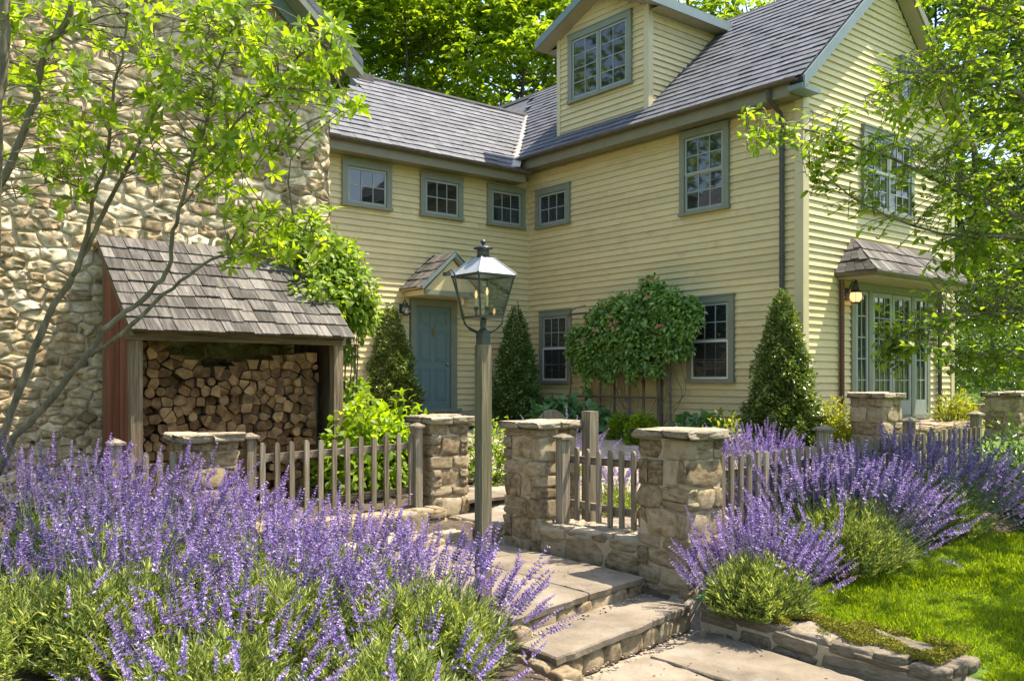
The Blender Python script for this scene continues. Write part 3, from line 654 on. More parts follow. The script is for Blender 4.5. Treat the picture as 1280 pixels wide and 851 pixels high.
for (ya, yb) in ((-.3, 2.6), (5.5, 2.6)):
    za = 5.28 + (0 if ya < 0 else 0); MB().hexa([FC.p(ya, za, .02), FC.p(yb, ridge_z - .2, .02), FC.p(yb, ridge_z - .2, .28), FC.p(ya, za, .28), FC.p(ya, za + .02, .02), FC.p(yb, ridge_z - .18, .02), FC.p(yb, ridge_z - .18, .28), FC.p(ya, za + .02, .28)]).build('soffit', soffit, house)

# dormer
DX0, DX1, DT, DP = .93, 3.50, 7.84, .42
dxm = (DX0 + DX1) / 2; dpk = DT + (DX1 - DX0) / 2 * DP
dw = MB().prism([(DX0, .052, 5.6), (DX1, .052, 5.6), (DX1, .052, DT), (dxm, .052, dpk), (DX0, .052, DT)], (0, 2.5, 0)).build('dormer_wall', siding, house)
def dspan(z):
    if z < DT: return [(DX0 + .09, DX1 - .09)]
    k = (z - DT) / DP; return [(DX0 + k, DX1 - k)]
clapboards(FD, dw, dspan, 5.74, dpk - .05, .118)
FDs = Fr((DX1, 0, 0), (0, 1, 0), (1, 0, 0)); FDl = Fr((DX0, 0, 0), (0, -1, 0), (-1, 0, 0))
clapboards(FDs, dw, lambda z: [(.14, max(.15, (z - 5.4) / TP - .4 + .12))], 5.74, DT - .02, .118)
mb = MB(); mb.box(DX1 - .09, DX1 + .042, .006, .049, 5.78, DT - .03); mb.box(DX1 + .001, DX1 + .0425, .0495, .14, 5.80, DT - .03); mb.build('corner_board', creamtrim, dw); MB().box(DX0 - .01, DX0 + .09, .006, .049, 5.78, DT).build('corner_board', creamtrim, dw)
window(FD, 1.30, 3.11, 6.39, 7.82, 2, 4, pairs=2, cas=.12, parent=house, label='paired casement window in the dormer')
dro = MB()
for sg in (-1, 1):
    ov = .32; xe = dxm + sg * ((DX1 - DX0) / 2 + ov); ze = DT - ov * DP
    dro.prism([(xe, -.30, ze + .06), (dxm, -.30, dpk + .06), (dxm, -.30, dpk + .16), (xe, -.30, ze + .16)][::sg], (0, 3.0 if sg > 0 else 2.9, 0))
dro = dro.build('dormer_roof', slate, house)
for sg in (-1, 1):
    ov = .34; xe = dxm + sg * ((DX1 - DX0) / 2 + ov); ze = DT - ov * DP
    MB().prism([(xe, -.335, ze - .03), (dxm, -.335, dpk - .03), (dxm, -.335, dpk + .14), (xe, -.335, ze + .14)][::sg], (0, .033, 0)).build('barge_board', trimb, dro)
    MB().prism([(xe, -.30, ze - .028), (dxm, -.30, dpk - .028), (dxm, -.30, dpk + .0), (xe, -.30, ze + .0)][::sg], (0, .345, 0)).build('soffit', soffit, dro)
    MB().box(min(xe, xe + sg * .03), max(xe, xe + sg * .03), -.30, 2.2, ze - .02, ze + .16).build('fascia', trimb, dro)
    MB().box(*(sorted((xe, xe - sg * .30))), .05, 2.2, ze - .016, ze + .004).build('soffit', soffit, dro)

# ------------------------------------------------------------------ the stone cottage
SX, SY = 4.236, -7.147
cot = thing('stone_cottage', (SX, -11, -.6), 'rubble stone cottage gable wall behind the slender lime green tree', 'cottage')
ceave, cp = 5.02, .84; crY = SY - 4.1; crZ = ceave + 4.1 * cp
cw_ = MB().prism([(SX - .004, -15.4, -1.), (SX - .004, SY + .02, -1.), (SX - .004, SY + .02, ceave), (SX - .004, crY, crZ), (SX - .004, -15.4, ceave)], (-5.2, 0, 0)).build('wall', mortar, cot)
FS = Fr((SX, SY, 0), (0, 1, 0), (1, 0, 0))
def clip_cell(i, P, poly, kn=16):
    d = np.hypot(P[:, 0] - P[i, 0], P[:, 1] - P[i, 1]); nb = np.argsort(d)[1:kn]
    for j in nb:
        m = (P[j] + P[i]) / 2; nv = P[j] - P[i]; new = []
        for k in range(len(poly)):
            p, q = poly[k], poly[(k + 1) % len(poly)]; sp, sq = (p - m) @ nv, (q - m) @ nv
            if sp <= 0: new.append(p)
            if sp * sq < 0: new.append(p + (q - p) * sp / (sp - sq))
        poly = new
        if len(poly) < 3: return None
    return poly
def rubble_stone(poly, g, dep=.013):
    """rough faced rubble stone, face towards +X, from an outline in (Y, Z)"""
    pl = np.array(poly)
    pl = np.concatenate([np.stack([pl * .94 + np.roll(pl, -1, 0) * .06], 1), np.stack([pl * .06 + np.roll(pl, -1, 0) * .94], 1)], 1).reshape(-1, 2)
    out = []
    for k in range(len(pl)):
        p, q = pl[k], pl[(k + 1) % len(pl)]; out.append(p)
        if np.hypot(*(q - p)) > .13: out.append((p + q) / 2 + g.normal(size=2) * .006)
    pl = np.array(out); pl += g.normal(size=pl.shape) * .006; c = pl.mean(0); m = len(pl); tilt = g.normal(size=2) * .04; dp = dep * g.uniform(.5, 1.4)
    xin = dp + (pl - c) @ tilt * .8 + g.normal(size=m) * .007; i2 = c + (pl - c) * .55; x2 = dp * 1.1 + (i2 - c) @ tilt + g.normal(size=m) * .006
    V = np.concatenate([np.column_stack([np.full(m, -.07), pl]), np.column_stack([g.normal(size=m) * .003 - .004, pl]), np.column_stack([xin, c + (pl - c) * (.93 + g.normal(size=(m, 1)) * .03)]), np.column_stack([x2, i2]), [[dp * 1.1 + g.normal() * .006, *c]]])
    T = []
    for k in range(m):
        j = (k + 1) % m
        for a in (0, m, 2 * m): T += [(a + k, a + j, a + m + j), (a + k, a + m + j, a + m + k)]
        T.append((3 * m + k, 3 * m + j, 4 * m))
    return V, np.array(T), c
def rubble_wall(parent, x, ya, yb, za, zb_, inside, seed, score, mat, cap=300, hs=(.065, .18), ws=(.11, .38), joint=.915):
    g = np.random.default_rng(seed); pts = []; z = za
    while z < zb_:
        h = g.uniform(*hs); y = ya - g.uniform(0, .3)
        while y < yb:
            w = g.uniform(*ws) * (.7 + .5 * h / .15); pts.append((y + w / 2, z + h / 2 + g.normal() * h * .11)); y += w
        z += h
    P = np.array(pts); A = np.array([1., 1.75]); Q = P * A; items = []
    for i in range(len(P)):
        if not inside(*P[i]): continue
        c = Q[i]; poly = [c + np.array(v) for v in ((-.6, -.6), (.6, -.6), (.6, .6), (-.6, .6))]
        poly = clip_cell(i, Q, poly)
        if poly is None: continue
        poly = np.array(poly) / A; cc = poly.mean(0); poly = cc + (poly - cc) * joint; poly[:, 0] = np.clip(poly[:, 0], ya, yb)
        keep = [poly[k] for k in range(len(poly)) if np.hypot(*(poly[k] - poly[k - 1])) > .018]
        if len(keep) >= 4: items.append((score(*P[i]), keep))
    items.sort(key=lambda t: t[0]); RV, RT, b = [], [], 0
    for k, (sc_, poly) in enumerate(items):
        V, T, c = rubble_stone(poly, g)
        if k < cap: obj('stone', raw_mesh('stone', V - np.array([0, *c]), T, mat), parent, (x, *c))
        else: RV.append(V + np.array([x, 0, 0])); RT.append(T + b); b += len(V)
    if RV: obj('stone', raw_mesh('stone', np.concatenate(RV), np.concatenate(RT), mat), parent, (0, 0, 0), kind='stuff')
def in_gable(y, z): return z < ceave + (min(SY - y, y - (crY * 2 - SY)) - .02) * cp
rubble_wall(cw_, SX, SY - 7.0, SY + .02, -.95, 8.6, in_gable, 3, lambda y, z: z * .6 + (8 if (y < -13.2 or (-9.9 < y < -7.7 and z < .6)) else 0) + (3 if z > 5.3 else 0), stone)
for sg, ya in ((1, SY + .30), (-1, 2 * crY - SY - .30)):
    zE = ceave - .30 * cp
    MB().prism([(SX - 5.3, ya, zE + .02), (SX - 5.3, crY, crZ + .02), (SX - 5.3, crY, crZ + .12), (SX - 5.3, ya, zE + .12)], (5.72, 0, 0)).build('roof', slate, cot)
    MB().prism([(SX + .385, ya, zE - .11), (SX + .385, crY, crZ - .11), (SX + .385, crY, crZ + .1), (SX + .385, ya, zE + .1)], (.03, 0, 0)).build('rake_board', trimg, cot)
    MB().prism([(SX + .09, ya, zE - .06), (SX + .09, crY, crZ - .06), (SX + .09, crY, crZ + .012), (SX + .09, ya, zE + .012)], (.29, 0, 0)).build('soffit', trimg, cot)
    MB().prism([(SX + .055, ya - sg * .28, zE - .03), (SX + .055, crY, crZ - .27), (SX + .055, crY, crZ - .065), (SX + .055, ya - sg * .28, zE + .17)], (.03, 0, 0)).build('frieze_board', trimb, cot)

# ------------------------------------------------------------------ the wood store
shed = thing('woodshed', (5.0, -8.8, -.75), 'lean to wood store with cedar shingle roof against the stone wall', 'woodshed')
y0, y1, xf, xb = -10.06, -7.58, 5.45, SX + .1
gzs = -.85
for y in (y0, y1 - .12):
    MB().box(xf - .12, xf, y, y + .12, gzs, 1.02).build('post', shedw, shed)
    MB().box(xb, xb + .09, y + .01, y + .10, gzs, 2.0).build('post', shedw, shed)
MB().box(xf - .13, xf + .012, y0 - .03, y1 + .03, 1.021, 1.13).build('beam', shedh, shed)
MB().box(xf - .45, xf - .36, y1 - .26, y1 - .16, gzs, .62).build('post', shedw, shed)
MB().box(xb, xb + .1, y0 + .1, y1 - .1, 1.88, 1.98).build('beam', shedh, shed)
rs = (2.27 - 1.15) / (xf + .14 - (SX + .06))
zr = lambda x: 1.15 + (xf + .14 - x) * rs
n = 6
side = MB().box(xb + .09, xf - .13, y0 + .03, y0 + .05, gzs, .1).build('side_wall', redw, shed)
for k in range(n):
    xa, xbb = xb + .085 + (xf - .125 - xb - .085) * k / n + .003, xb + .085 + (xf - .125 - xb - .085) * (k + 1) / n - .003; yo = y0 + random.uniform(-.004, .006)
    MB().hexa([(xa, yo, gzs), (xbb, yo, gzs), (xbb, yo + .025, gzs), (xa, yo + .025, gzs), (xa, yo, zr(xa) - .06), (xbb, yo, zr(xbb) - .06), (xbb, yo + .025, zr(xbb) - .06), (xa, yo + .025, zr(xa) - .06)]).build('plank', redw, side)
    yo = y1 - .03
    MB().hexa([(xa, yo, gzs), (xbb, yo, gzs), (xbb, yo + .025, gzs), (xa, yo + .025, gzs), (xa, yo, zr(xa) - .06), (xbb, yo, zr(xbb) - .06), (xbb, yo + .025, zr(xbb) - .06), (xa, yo + .025, zr(xa) - .06)]).build('plank', shedw, side)
sroof = MB().prism([(xf + .13, y0 - .03, zr(xf + .13) - .03), (SX + .05, y0 - .03, zr(SX + .05) - .03), (SX + .05, y0 - .03, zr(SX + .05) - .055), (xf + .13, y0 - .03, zr(xf + .13) - .055)], (0, y1 - y0 + .06, 0)).build('roof', shedh, shed)
un = unit(np.array([-(xf + .14 - SX), 0, (xf + .14 - SX) * rs])); nn_ = np.array([un[2], 0, -un[0]])
rl = math.hypot(xf + .14 - SX - .06, 1.12); nr = 8
for r in range(nr):
    def q(f, y): f = min(f, 1.); return np.array([xf + .16 - (xf + .10 - SX) * f, y, 1.135 + 1.13 * f]) + nn_ * (-.018)
    f0, f1 = r / nr - .015, (r + 1) / nr + .05
    wood_course(sroof, q(f0, y0 - .06), q(f0, y1 + .06), q(f1, y0 - .06), q(f1, y1 + .06), nn_, w=.165, th=.022)
for y in (y0 - .04,): MB().hexa([(xf + .12, y, zr(xf + .12) - .14), (SX + .06, y, zr(SX + .06) - .14), (SX + .06, y + .03, zr(SX + .06) - .14), (xf + .12, y + .03, zr(xf + .12) - .14), (xf + .12, y, zr(xf + .12) - .035), (SX + .06, y, zr(SX + .06) - .035), (SX + .06, y + .03, zr(SX + .06) - .035), (xf + .12, y + .03, zr(xf + .12) - .035)]).build('barge_board', shedh, shed)

# split logs: cells of a jittered packing, each its own log
def voronoi_logs():
    a0, a1 = y0 + .15, y1 - .20; b0 = -.80   # the floor of the pile
    top = lambda y: .93 + .05 * math.sin((y - a0) * 2.1 + 2.2) - .13 * math.exp(-((y - a0 - .85) / .42) ** 2) + (.12 if y < a0 + .3 else 0)
    pts = []; st = .1145
    j = 0; z = b0 + st / 2
    while z < 1.0:
        y = a0 + st * (.5 if j % 2 else .15)
        while y < a1:
            yy, zz = y + random.uniform(-.038, .038), z + random.uniform(-.034, .034)
            if zz < top(yy) - .04: pts.append((yy, zz))
            y += st * random.uniform(.85, 1.3)
        z += st * .88; j += 1
    P = np.array(pts)
    for i, (cy_, cz_) in enumerate(pts):
        poly = [(a0, b0), (a1, b0), (a1, min(top(cy_), cz_ + .075)), (a0, min(top(cy_), cz_ + .075))]
        d = np.hypot(P[:, 0] - cy_, P[:, 1] - cz_); nb = np.argsort(d)[1:14]
        for jn in nb:
            mx, mz = (P[jn] + P[i]) / 2; nx, nz_ = P[jn] - P[i]; new = []
            for k in range(len(poly)):
                p, q_ = poly[k], poly[(k + 1) % len(poly)]
                sp, sq = (p[0] - mx) * nx + (p[1] - mz) * nz_, (q_[0] - mx) * nx + (q_[1] - mz) * nz_
                if sp <= 0: new.append(p)
                if sp * sq < 0: t = sp / (sp - sq); new.append((p[0] + (q_[0] - p[0]) * t, p[1] + (q_[1] - p[1]) * t))
            poly = new
            if len(poly) < 3: break
        if len(poly) < 3: continue
        polys = [poly]
        if random.random() < .02:   # split by the axe
            c = np.mean(poly, 0) + np.array([random.uniform(-.015, .015), random.uniform(-.015, .015)]); th = random.uniform(0, 3.14); nv = np.array([math.cos(th), math.sin(th)]); ha, hb = [], []
            for k in range(len(poly)):
                p, q_ = np.array(poly[k]), np.array(poly[(k + 1) % len(poly)]); sp, sq = (p - c) @ nv, (q_ - c) @ nv
                (ha if sp <= 0 else hb).append(p)
                if sp * sq < 0: x_ = p + (q_ - p) * sp / (sp - sq); ha.append(x_); hb.append(x_)
            if len(ha) > 2 and len(hb) > 2: polys = [ha, hb]
        for poly in polys: one_log(poly)
def one_log(poly):
        c = np.mean(poly, 0); sh = random.uniform(.86, .96)
        pl = [c + (np.array(p) - c) * sh for p in poly if True]
        # drop slivers, keep it a log end
        out = []
        for p in pl:
            if not out or np.hypot(*(p - out[-1])) > .022: out.append(p)
        if len(out) < 3: return
        if random.random() < .06:
            rr = min(np.hypot(*(p - c)) for p in out) * .95; out = [c + rr * np.array([math.cos(t), math.sin(t)]) * random.uniform(.92, 1.05) for t in np.linspace(0, 2 * math.pi, 9)[:-1]]
        xo = xf - .30 + random.uniform(-.05, .055) - (.10 if random.random() < .06 else 0); m_ = len(out); L = .42
        ty, tz = random.uniform(-.012, .012), random.uniform(-.012, .012)
        mb = MB(); fr_v = [(xo + random.uniform(-.008, .008), p[0], p[1]) for p in out]; bk = [(xo - L, p[0] + ty, p[1] + tz) for p in out]; cv = (xo + random.uniform(-.004, .01), c[0], c[1])
        ar = sum(out[k][0] * out[(k + 1) % m_][1] - out[(k + 1) % m_][0] * out[k][1] for k in range(m_))
        mb.add(fr_v + [cv], [(k, (k + 1) % m_, m_) for k in range(m_)], 0)
        side_b = random.random()
        for k in range(m_): mb.add([fr_v[k], fr_v[(k + 1) % m_], bk[(k + 1) % m_], bk[k]], [(0, 3, 2, 1)], 1 if (k == 0 or side_b < .35) else 0)
        o = mb.build('split_log', [logend, logbark]); tag(o, 'split firewood log stacked end on inside the wood store', 'log', 'split logs stacked in the wood store')
voronoi_logs()

# ------------------------------------------------------------------ stone piers, walls, steps
def pier(x1, ys, w, d, zb, zt, label, capw=.055, seed=0, group='stone piers of the garden wall'):
    """outer corner (x1, ys) nearest the camera; extends w towards -X and d towards +Y"""
    random.seed(seed); x0, y1_ = x1 - w, ys + d
    t = thing('stone_pier', ((x0 + x1) / 2, (ys + y1_) / 2, zb), label, 'pier', group)
    MB().box(x0 + .012, x1 - .012, ys + .012, y1_ - .012, zb - .15, zt - .04).build('mortar_core', mortar, t)
    z = zb - .12; k = 0; hcap = .078; dp = .13
    while z < zt - hcap - .02:
        h = min(random.choice((.11, .15, .19, .23)), zt - hcap - z)
        if zt - hcap - z - h < .07: h = zt - hcap - z
        for sidek, (ax, fixed, lo, hi, rz) in enumerate((('x', ys, x0, x1, 0), ('y', x1, ys, y1_, math.pi / 2), ('x', y1_, x0, x1, math.pi), ('y', x0, ys, y1_, -math.pi / 2))):
            ins = dp * .8 if (sidek + k) % 2 else -.012
            a, b = lo + ins, hi - ins; m = max(1, int(round((b - a) / random.uniform(.17, .34)))); cuts = [a] + sorted(a + (b - a) * (i + random.uniform(-.22, .22)) / m for i in range(1, m)) + [b]
            for i in range(m):
                L = cuts[i + 1] - cuts[i] + .004; cen = (cuts[i] + cuts[i + 1]) / 2; inward = 1 if sidek in (0, 3) else -1; pr = random.uniform(-.012, .012)
                f = fixed + inward * (dp / 2 - .012 + pr)
                c = (cen, f, z + h / 2) if ax == 'x' else (f, cen, z + h / 2)
                if h > .17 and random.random() < .3:
                    h1 = h * random.uniform(.38, .62)
                    put_block('stone', PIM, t, (c[0], c[1], z + h1 / 2), (L, dp, h1), rz, .03); put_block('stone', PIM, t, (c[0], c[1], z + (h + h1) / 2), (L, dp, h - h1), rz, .03)
                else: put_block('stone', PIM, t, c, (L, dp, h + .002), rz, .03)
        z += h; k += 1
    X0, X1, Y0, Y1 = x0 - capw, x1 + capw, ys - capw, y1_ + capw
    sp = X0 + (X1 - X0) * random.uniform(.42, .62); sp2 = X0 + (X1 - X0) * random.uniform(.4, .6); ym = Y0 + (Y1 - Y0) * random.uniform(.45, .6)
    for (a, b, c, d_) in ((X0, sp, Y0, ym), (sp, X1, Y0, ym), (X0, sp2, ym, Y1), (sp2, X1, ym, Y1)):
        put_block('capstone', CAM_, t, ((a + b) / 2, (c + d_) / 2, zt - hcap / 2 + random.uniform(-.012, .008)), (b - a - .004, d_ - c - .004, hcap * random.uniform(.95, 1.1)), 0, .015)
        put_block('capstone', CAM_, t, ((a + b) / 2, (c + d_) / 2, zt - hcap / 2 - .005), (-(b - a - .004), -(d_ - c - .004), hcap * .9), 0, .01)
    return t
pier(7.05, -10.03, .50, .48, -.92, .10, 'stone pier in front of the stacked firewood', seed=11)
pier(7.04, -7.35, .46, .50, -.80, .20, 'stone pier between left picket fence and teal door', seed=12)
pier(8.56, -7.12, .54, .50, -1.07, .19, 'stone pier holding the low gate fence, right of the lamp post', seed=13)
pier(10.44, -7.12, .56, .44, -1.23, .185, 'tallest nearest stone pier rising beside the stone steps', seed=14)
pier(8.32, -.1, .52, .56, -.6, .41, 'round faced stone pier at the terrace below the glazed doors', seed=15)
pier(9.55, 1.6, .5, .9, -.6, .42, 'stone terrace pier farthest right, before the sunny back lawn', seed=16)

def stone_run(t, p0, p1, depth, zb, zt, cell=(.06, .05), wr=(3, 7), hr=(2, 4), meshes=PIM, seed=0, capm=None, top=True, bulge=.02):
    """a low wall of facing stones from p0 to p1 (seen from the right-hand side of that direction), with top stones"""
    random.seed(seed); p0, p1 = np.array(p0, float), np.array(p1, float); L = np.linalg.norm(p1 - p0); a = (p1 - p0) / L; nrm = np.array([a[1], -a[0]]); rz = math.atan2(a[1], a[0])
    q = [(*p0, zb - .05), (*p1, zb - .05), (*(p1 - nrm * depth), zb - .05), (*(p0 - nrm * depth), zb - .05)]
    q = [np.array(v) + np.array([*(-nrm * .014 if i < 2 else nrm * .014), 0]) for i, v in enumerate(q)]
    MB().hexa(q + [v + np.array([0, 0, zt - zb + .02]) for v in q]).build('mortar_core', mortar, t)
    for (u0, u1, w0, w1) in pack(L, zt - zb, *cell, wr, hr, seed):
        c2 = p0 + a * (u0 + u1) / 2 - nrm * (.06 + random.uniform(-bulge, bulge))
        put_block('stone', meshes, t, (*c2, zb + (w0 + w1) / 2), (u1 - u0 - .006, .15, w1 - w0 - .006), rz, .03)
    if top:
        for (u0, u1, w0, w1) in pack(L, depth, .08, .08, (2, 5), (2, 4), seed + 1):
            c2 = p0 + a * (u0 + u1) / 2 - nrm * (w0 + w1) / 2
            put_block('stone', capm or meshes, t, (*c2, zt - .015 + random.uniform(-.02, .012)), (u1 - u0 - .004, w1 - w0 - .004, .09), rz, .03)
t = thing('low_stone_wall', (9.3, -7.0, -1.06), 'low stone sill wall under the short gate fence', 'wall')
stone_run(t, (8.56, -7.10), (9.90, -7.10), .52, -1.12, -.82, (.09, .06), (3, 6), (2, 4), seed=21, capm=CAM_)
t = thing('stone_edging', (11.5, -7.2, -1.35), 'mossy stone edging wall beside the lower path and lawn', 'wall')
edge_t = t
stone_run(t, (10.66, -7.26), (12.62, -7.42), .50, -1.44, -1.20, (.10, .06), (3, 8), (2, 3), MOM, 22, MOM)
t = thing('terrace_wall', (8.0, 2, -.4), 'stone terrace in front of the glazed doors', 'terrace')
MB().box(XC + .03, 8.25, .45, 4.6, -.6, -.14).build('terrace_floor', flag, t)
stone_run(t, (8.28, .45), (8.28, 4.6), .3, -.55, -.15, seed=23)
stone_run(t, (7.3, 4.55), (9.2, 4.55), .35, -.3, .12, seed=24)
stone_run(t, (9.62, 2.5), (9.62, 6.5), .4, -.4, .3, seed=25)
t = thing('stone_threshold', (7.4, -8.2, -.95), 'rough stone ledge at the foot of the left fence', 'wall')
stone_run(t, (7.32, -9.5), (7.32, -7.35), .30, -1.08, -.80, (.08, .05), (3, 6), (2, 4), seed=26)
stone_run(t, (7.75, -9.0), (7.75, -7.40), .40, -1.15, -.98, (.08, .05), (4, 8), (2, 3), seed=27, capm=CAM_)

def slab(name, poly, zt, th, parent, mat=flag, label=None, jag=.008):
    pts = []
    for i in range(len(poly)):
        p, q = np.array(poly[i], float), np.array(poly[(i + 1) % len(poly)], float); k = max(2, int(np.linalg.norm(q - p) / .09))
        for s in range(k): pts.append(p + (q - p) * s / k + rng.normal(size=2) * jag * (.4 if s == 0 else 1))
    pts = np.array(pts); c = pts.mean(0); m = len(pts); inn = pts + (c - pts) * (.012 / np.linalg.norm(c - pts, axis=1))[:, None]
    zs = zt + rng.normal(size=m) * .0015
    mb = MB(); V = [(*p, zt - th) for p in pts * .985 + c * .015] + [(*p, zt - .012) for p in pts] + [(*p, z) for p, z in zip(inn, zs)] + [(*c, zt)]
    Fs = []
    for i in range(m):
        j = (i + 1) % m
        Fs += [(i, j, m + j, m + i), (m + i, m + j, 2 * m + j, 2 * m + i), (2 * m + i, 2 * m + j, 3 * m)]
    mb.add(V, Fs); o = mb.build(name, mat, parent)
    if label: o['label'] = label
    return o
path = thing('stone_path', (10, -8.2, -1.1), 'flagstone path and steps leading up past the lamp post', 'path', kind='structure')
# upper landing: three flags; middle step; lower flags
slab('slab', [(10.355, -8.74), (10.20, -8.02), (8.95, -7.98), (8.9, -8.95), (10.40, -8.95)], -1.06, .06, path)
slab('slab', [(10.19, -8.0), (10.05, -7.24), (8.6, -7.2), (8.6, -7.96)], -1.061, .06, path)
slab('slab', [(8.93, -8.97), (8.93, -8.0), (8.58, -7.98), (8.56, -7.22), (7.72, -7.22), (7.75, -8.97)], -1.063, .06, path)
slab('slab', [(10.90, -9.0), (10.57, -7.24), (9.98, -7.24), (10.25, -8.98)], -1.205, .055, path)
slab('slab', [(12.5, -8.17), (10.93, -8.13), (10.84, -7.32), (12.55, -7.48)], -1.35, .055, path)
slab('slab', [(12.6, -9.0), (11.05, -9.0), (10.90, -8.16), (12.5, -8.20)], -1.353, .055, path)
slab('slab', [(14.2, -9.0), (12.63, -9.0), (12.53, -8.2), (14.2, -8.2)], -1.355, .055, path)
slab('slab', [(14.2, -8.17), (12.53, -8.17), (12.58, -7.5), (14.2, -7.6)], -1.352, .055, path)
for (p0, p1, zb, zt, off) in (((10.36, -8.8), (10.06, -7.24), -1.26, -1.125, .03), ((10.915, -9.06), (10.58, -7.26), -1.42, -1.265, .03), ((10.2, -9.0), (10.9, -9.06), -1.44, -1.265, .0), ((8.6, -8.99), (10.3, -8.99), -1.28, -1.125, .0)):
    p0, p1 = np.array(p0), np.array(p1); a = unit(p1 - p0); L = np.linalg.norm(p1 - p0); nrm = np.array([a[1], -a[0]]); u = 0; random.seed(31)
    while u < L:
        w = random.uniform(.12, .3); c2 = p0 + a * (u + w / 2) - nrm * (off + .07)
        put_block('stone', PIM, path, (*c2, (zb + zt) / 2), (w - .006, .16, zt - zb + .01), math.atan2(a[1], a[0]), .05); u += w
t = thing('courtyard_step', (7.6, -7.1, -1.1), 'stone riser in the opening between the door pier and the gate pier', 'step')
stone_run(t, (7.08, -7.17), (8.04, -7.17), .2, -1.12, -.90, (.08, .055), (3, 6), (2, 4), seed=28, top=False)
# courtyard flags from the opening to the door
for k, (xa, xb_, ya, yb) in enumerate(((7.12, 8.0, -7.15, -6.2), (6.2, 7.1, -6.9, -6.0), (5.2, 6.15, -6.6, -5.6), (4.2, 5.15, -6.1, -5.1), (3.2, 4.15, -5.3, -4.2), (2.1, 3.15, -4.3, -3.2), (1.05, 2.05, -3.4, -2.3), (8.05, 9.0, -6.5, -5.6), (7.15, 8.0, -6.15, -5.2), (9.05, 9.9, -6.4, -5.5))):
    slab('slab', [(xb_, ya), (xb_, yb), (xa, yb), (xa, ya)], gz((xa + xb_) / 2, (ya + yb) / 2) + .03, .05, path)

# ------------------------------------------------------------------ fences
def post(t, x, y, zb, zt, w=.09, cap=True, mat=greyw):
    o = MB().box(x - w / 2, x + w / 2, y - w / 2, y + w / 2, zb, zt).build('post', mat, t)
    if cap:
        m_ = MB(); q = w * .78; m_.box(x - q, x + q, y - q, y + q, zt + .0005, zt + .022)
        m_.hexa([(x - q, y - q, zt + .0222), (x + q, y - q, zt + .0222), (x + q, y + q, zt + .0222), (x - q, y + q, zt + .0222), (x - .012, y - .012, zt + .055), (x + .012, y - .012, zt + .055), (x + .012, y + .012, zt + .055), (x - .012, y + .012, zt + .055)])
        m_.build('post_cap', mat, o)
    return o
def picket_run(t, p0, p1, zb, zt, sp, w=.052, th=.026, front=1, skip=()):
    """pickets on the camera side of two rails; zb, zt are (start, end)"""
    p0, p1 = np.array(p0, float), np.array(p1, float); L = np.linalg.norm(p1 - p0); a = (p1 - p0) / L; nrm = np.array([a[1], -a[0]]) * front; n = int(L / sp)
    h0 = zt[0] - zb[0]
    for f in (.16, .78):
        za, zc = zb[0] + h0 * f, zb[1] + (zt[1] - zb[1]) * f; b0, b1 = p0 - nrm * .02, p1 - nrm * .02
        q = [(*(b0 + nrm * .018), za), (*(b1 + nrm * .018), zc), (*(b1 - nrm * .018), zc), (*(b0 - nrm * .018), za)]
        MB().hexa([q[i] for i in (0, 1, 2, 3)] + [(v[0], v[1], v[2] + .07) for v in q]).build('rail', greywh, t)
    for i in range(n):
        u = sp * (i + .5) + (L - n * sp) / 2
        if any(lo < u < hi for lo, hi in skip): continue
        f = u / L; c = p0 + a * u + nrm * .0145; z0_ = zb[0] + (zb[1] - zb[0]) * f + random.uniform(-.012, .012); z1_ = zt[0] + (zt[1] - zt[0]) * f + random.uniform(-.012, .012); ln = random.uniform(-.008, .008)
        pol = [(-w / 2, z0_), (w / 2, z0_), (w / 2, z1_ - .035), (w * .36, z1_ - .012), (w * .15, z1_), (-w * .15, z1_), (-w * .36, z1_ - .012), (-w / 2, z1_ - .035)]
        MB().prism([(*(c + a * (s + (z - z0_) * ln)), z) for s, z in pol], (*(nrm * th), 0)).build('picket', greyw, t)
t = thing('picket_fence', (6.85, -8.5, -.85), 'weathered picket fence between firewood pier and door pier', 'fence', 'picket fences')
post(t, 6.95, -9.40, -.9, .04); post(t, 6.95, -7.49, -.85, .08); picket_run(t, (6.93, -9.40), (6.93, -7.45), (-.82, -.76), (-.02, .02), .155)
t = thing('picket_fence', (6.85, -10.4, -.85), 'short stretch of picket fence left of the firewood pier', 'fence', 'picket fences')
post(t, 6.93, -10.62, -.95, .03); picket_run(t, (6.9, -10.55), (6.9, -10.06), (-.86, -.84), (-.06, -.05), .12)
t = thing('gate_fence', (9.2, -6.85, -.8), 'short picket panel standing on the low stone sill between two piers', 'fence', 'picket fences')
post(t, 8.69, -6.92, -.86, .02, .1); picket_run(t, (8.72, -6.86), (9.90, -6.86), (-.76, -.78), (-.06, -.04), .15)
t = thing('wooden_post', (8.9, -6.35, -.9), 'plain square weathered post behind the gate fence', 'post')
X_, Y_ = at(737.5, 9.2); MB().box(X_ - .06, X_ + .06, Y_ - .06, Y_ + .06, -1.0, .285).build('post', greyw, t); t.location = (X_, Y_, -1.0); WP[t.name] = np.array((X_, Y_, -1.0))
t.children[0].location = (0, 0, 0)
t = thing('picket_fence', (10.3, -4.2, -1.0), 'long picket fence behind the right hand lavender', 'fence', 'picket fences')
for y in (-4.9, -3.2, -1.55): post(t, 10.30, y, -1.0, .10 + (y + 4.9) * .02, .1)
picket_run(t, (10.33, -6.65), (10.33, -1.5), (-.98, -.86), (-.06, .05), .128)

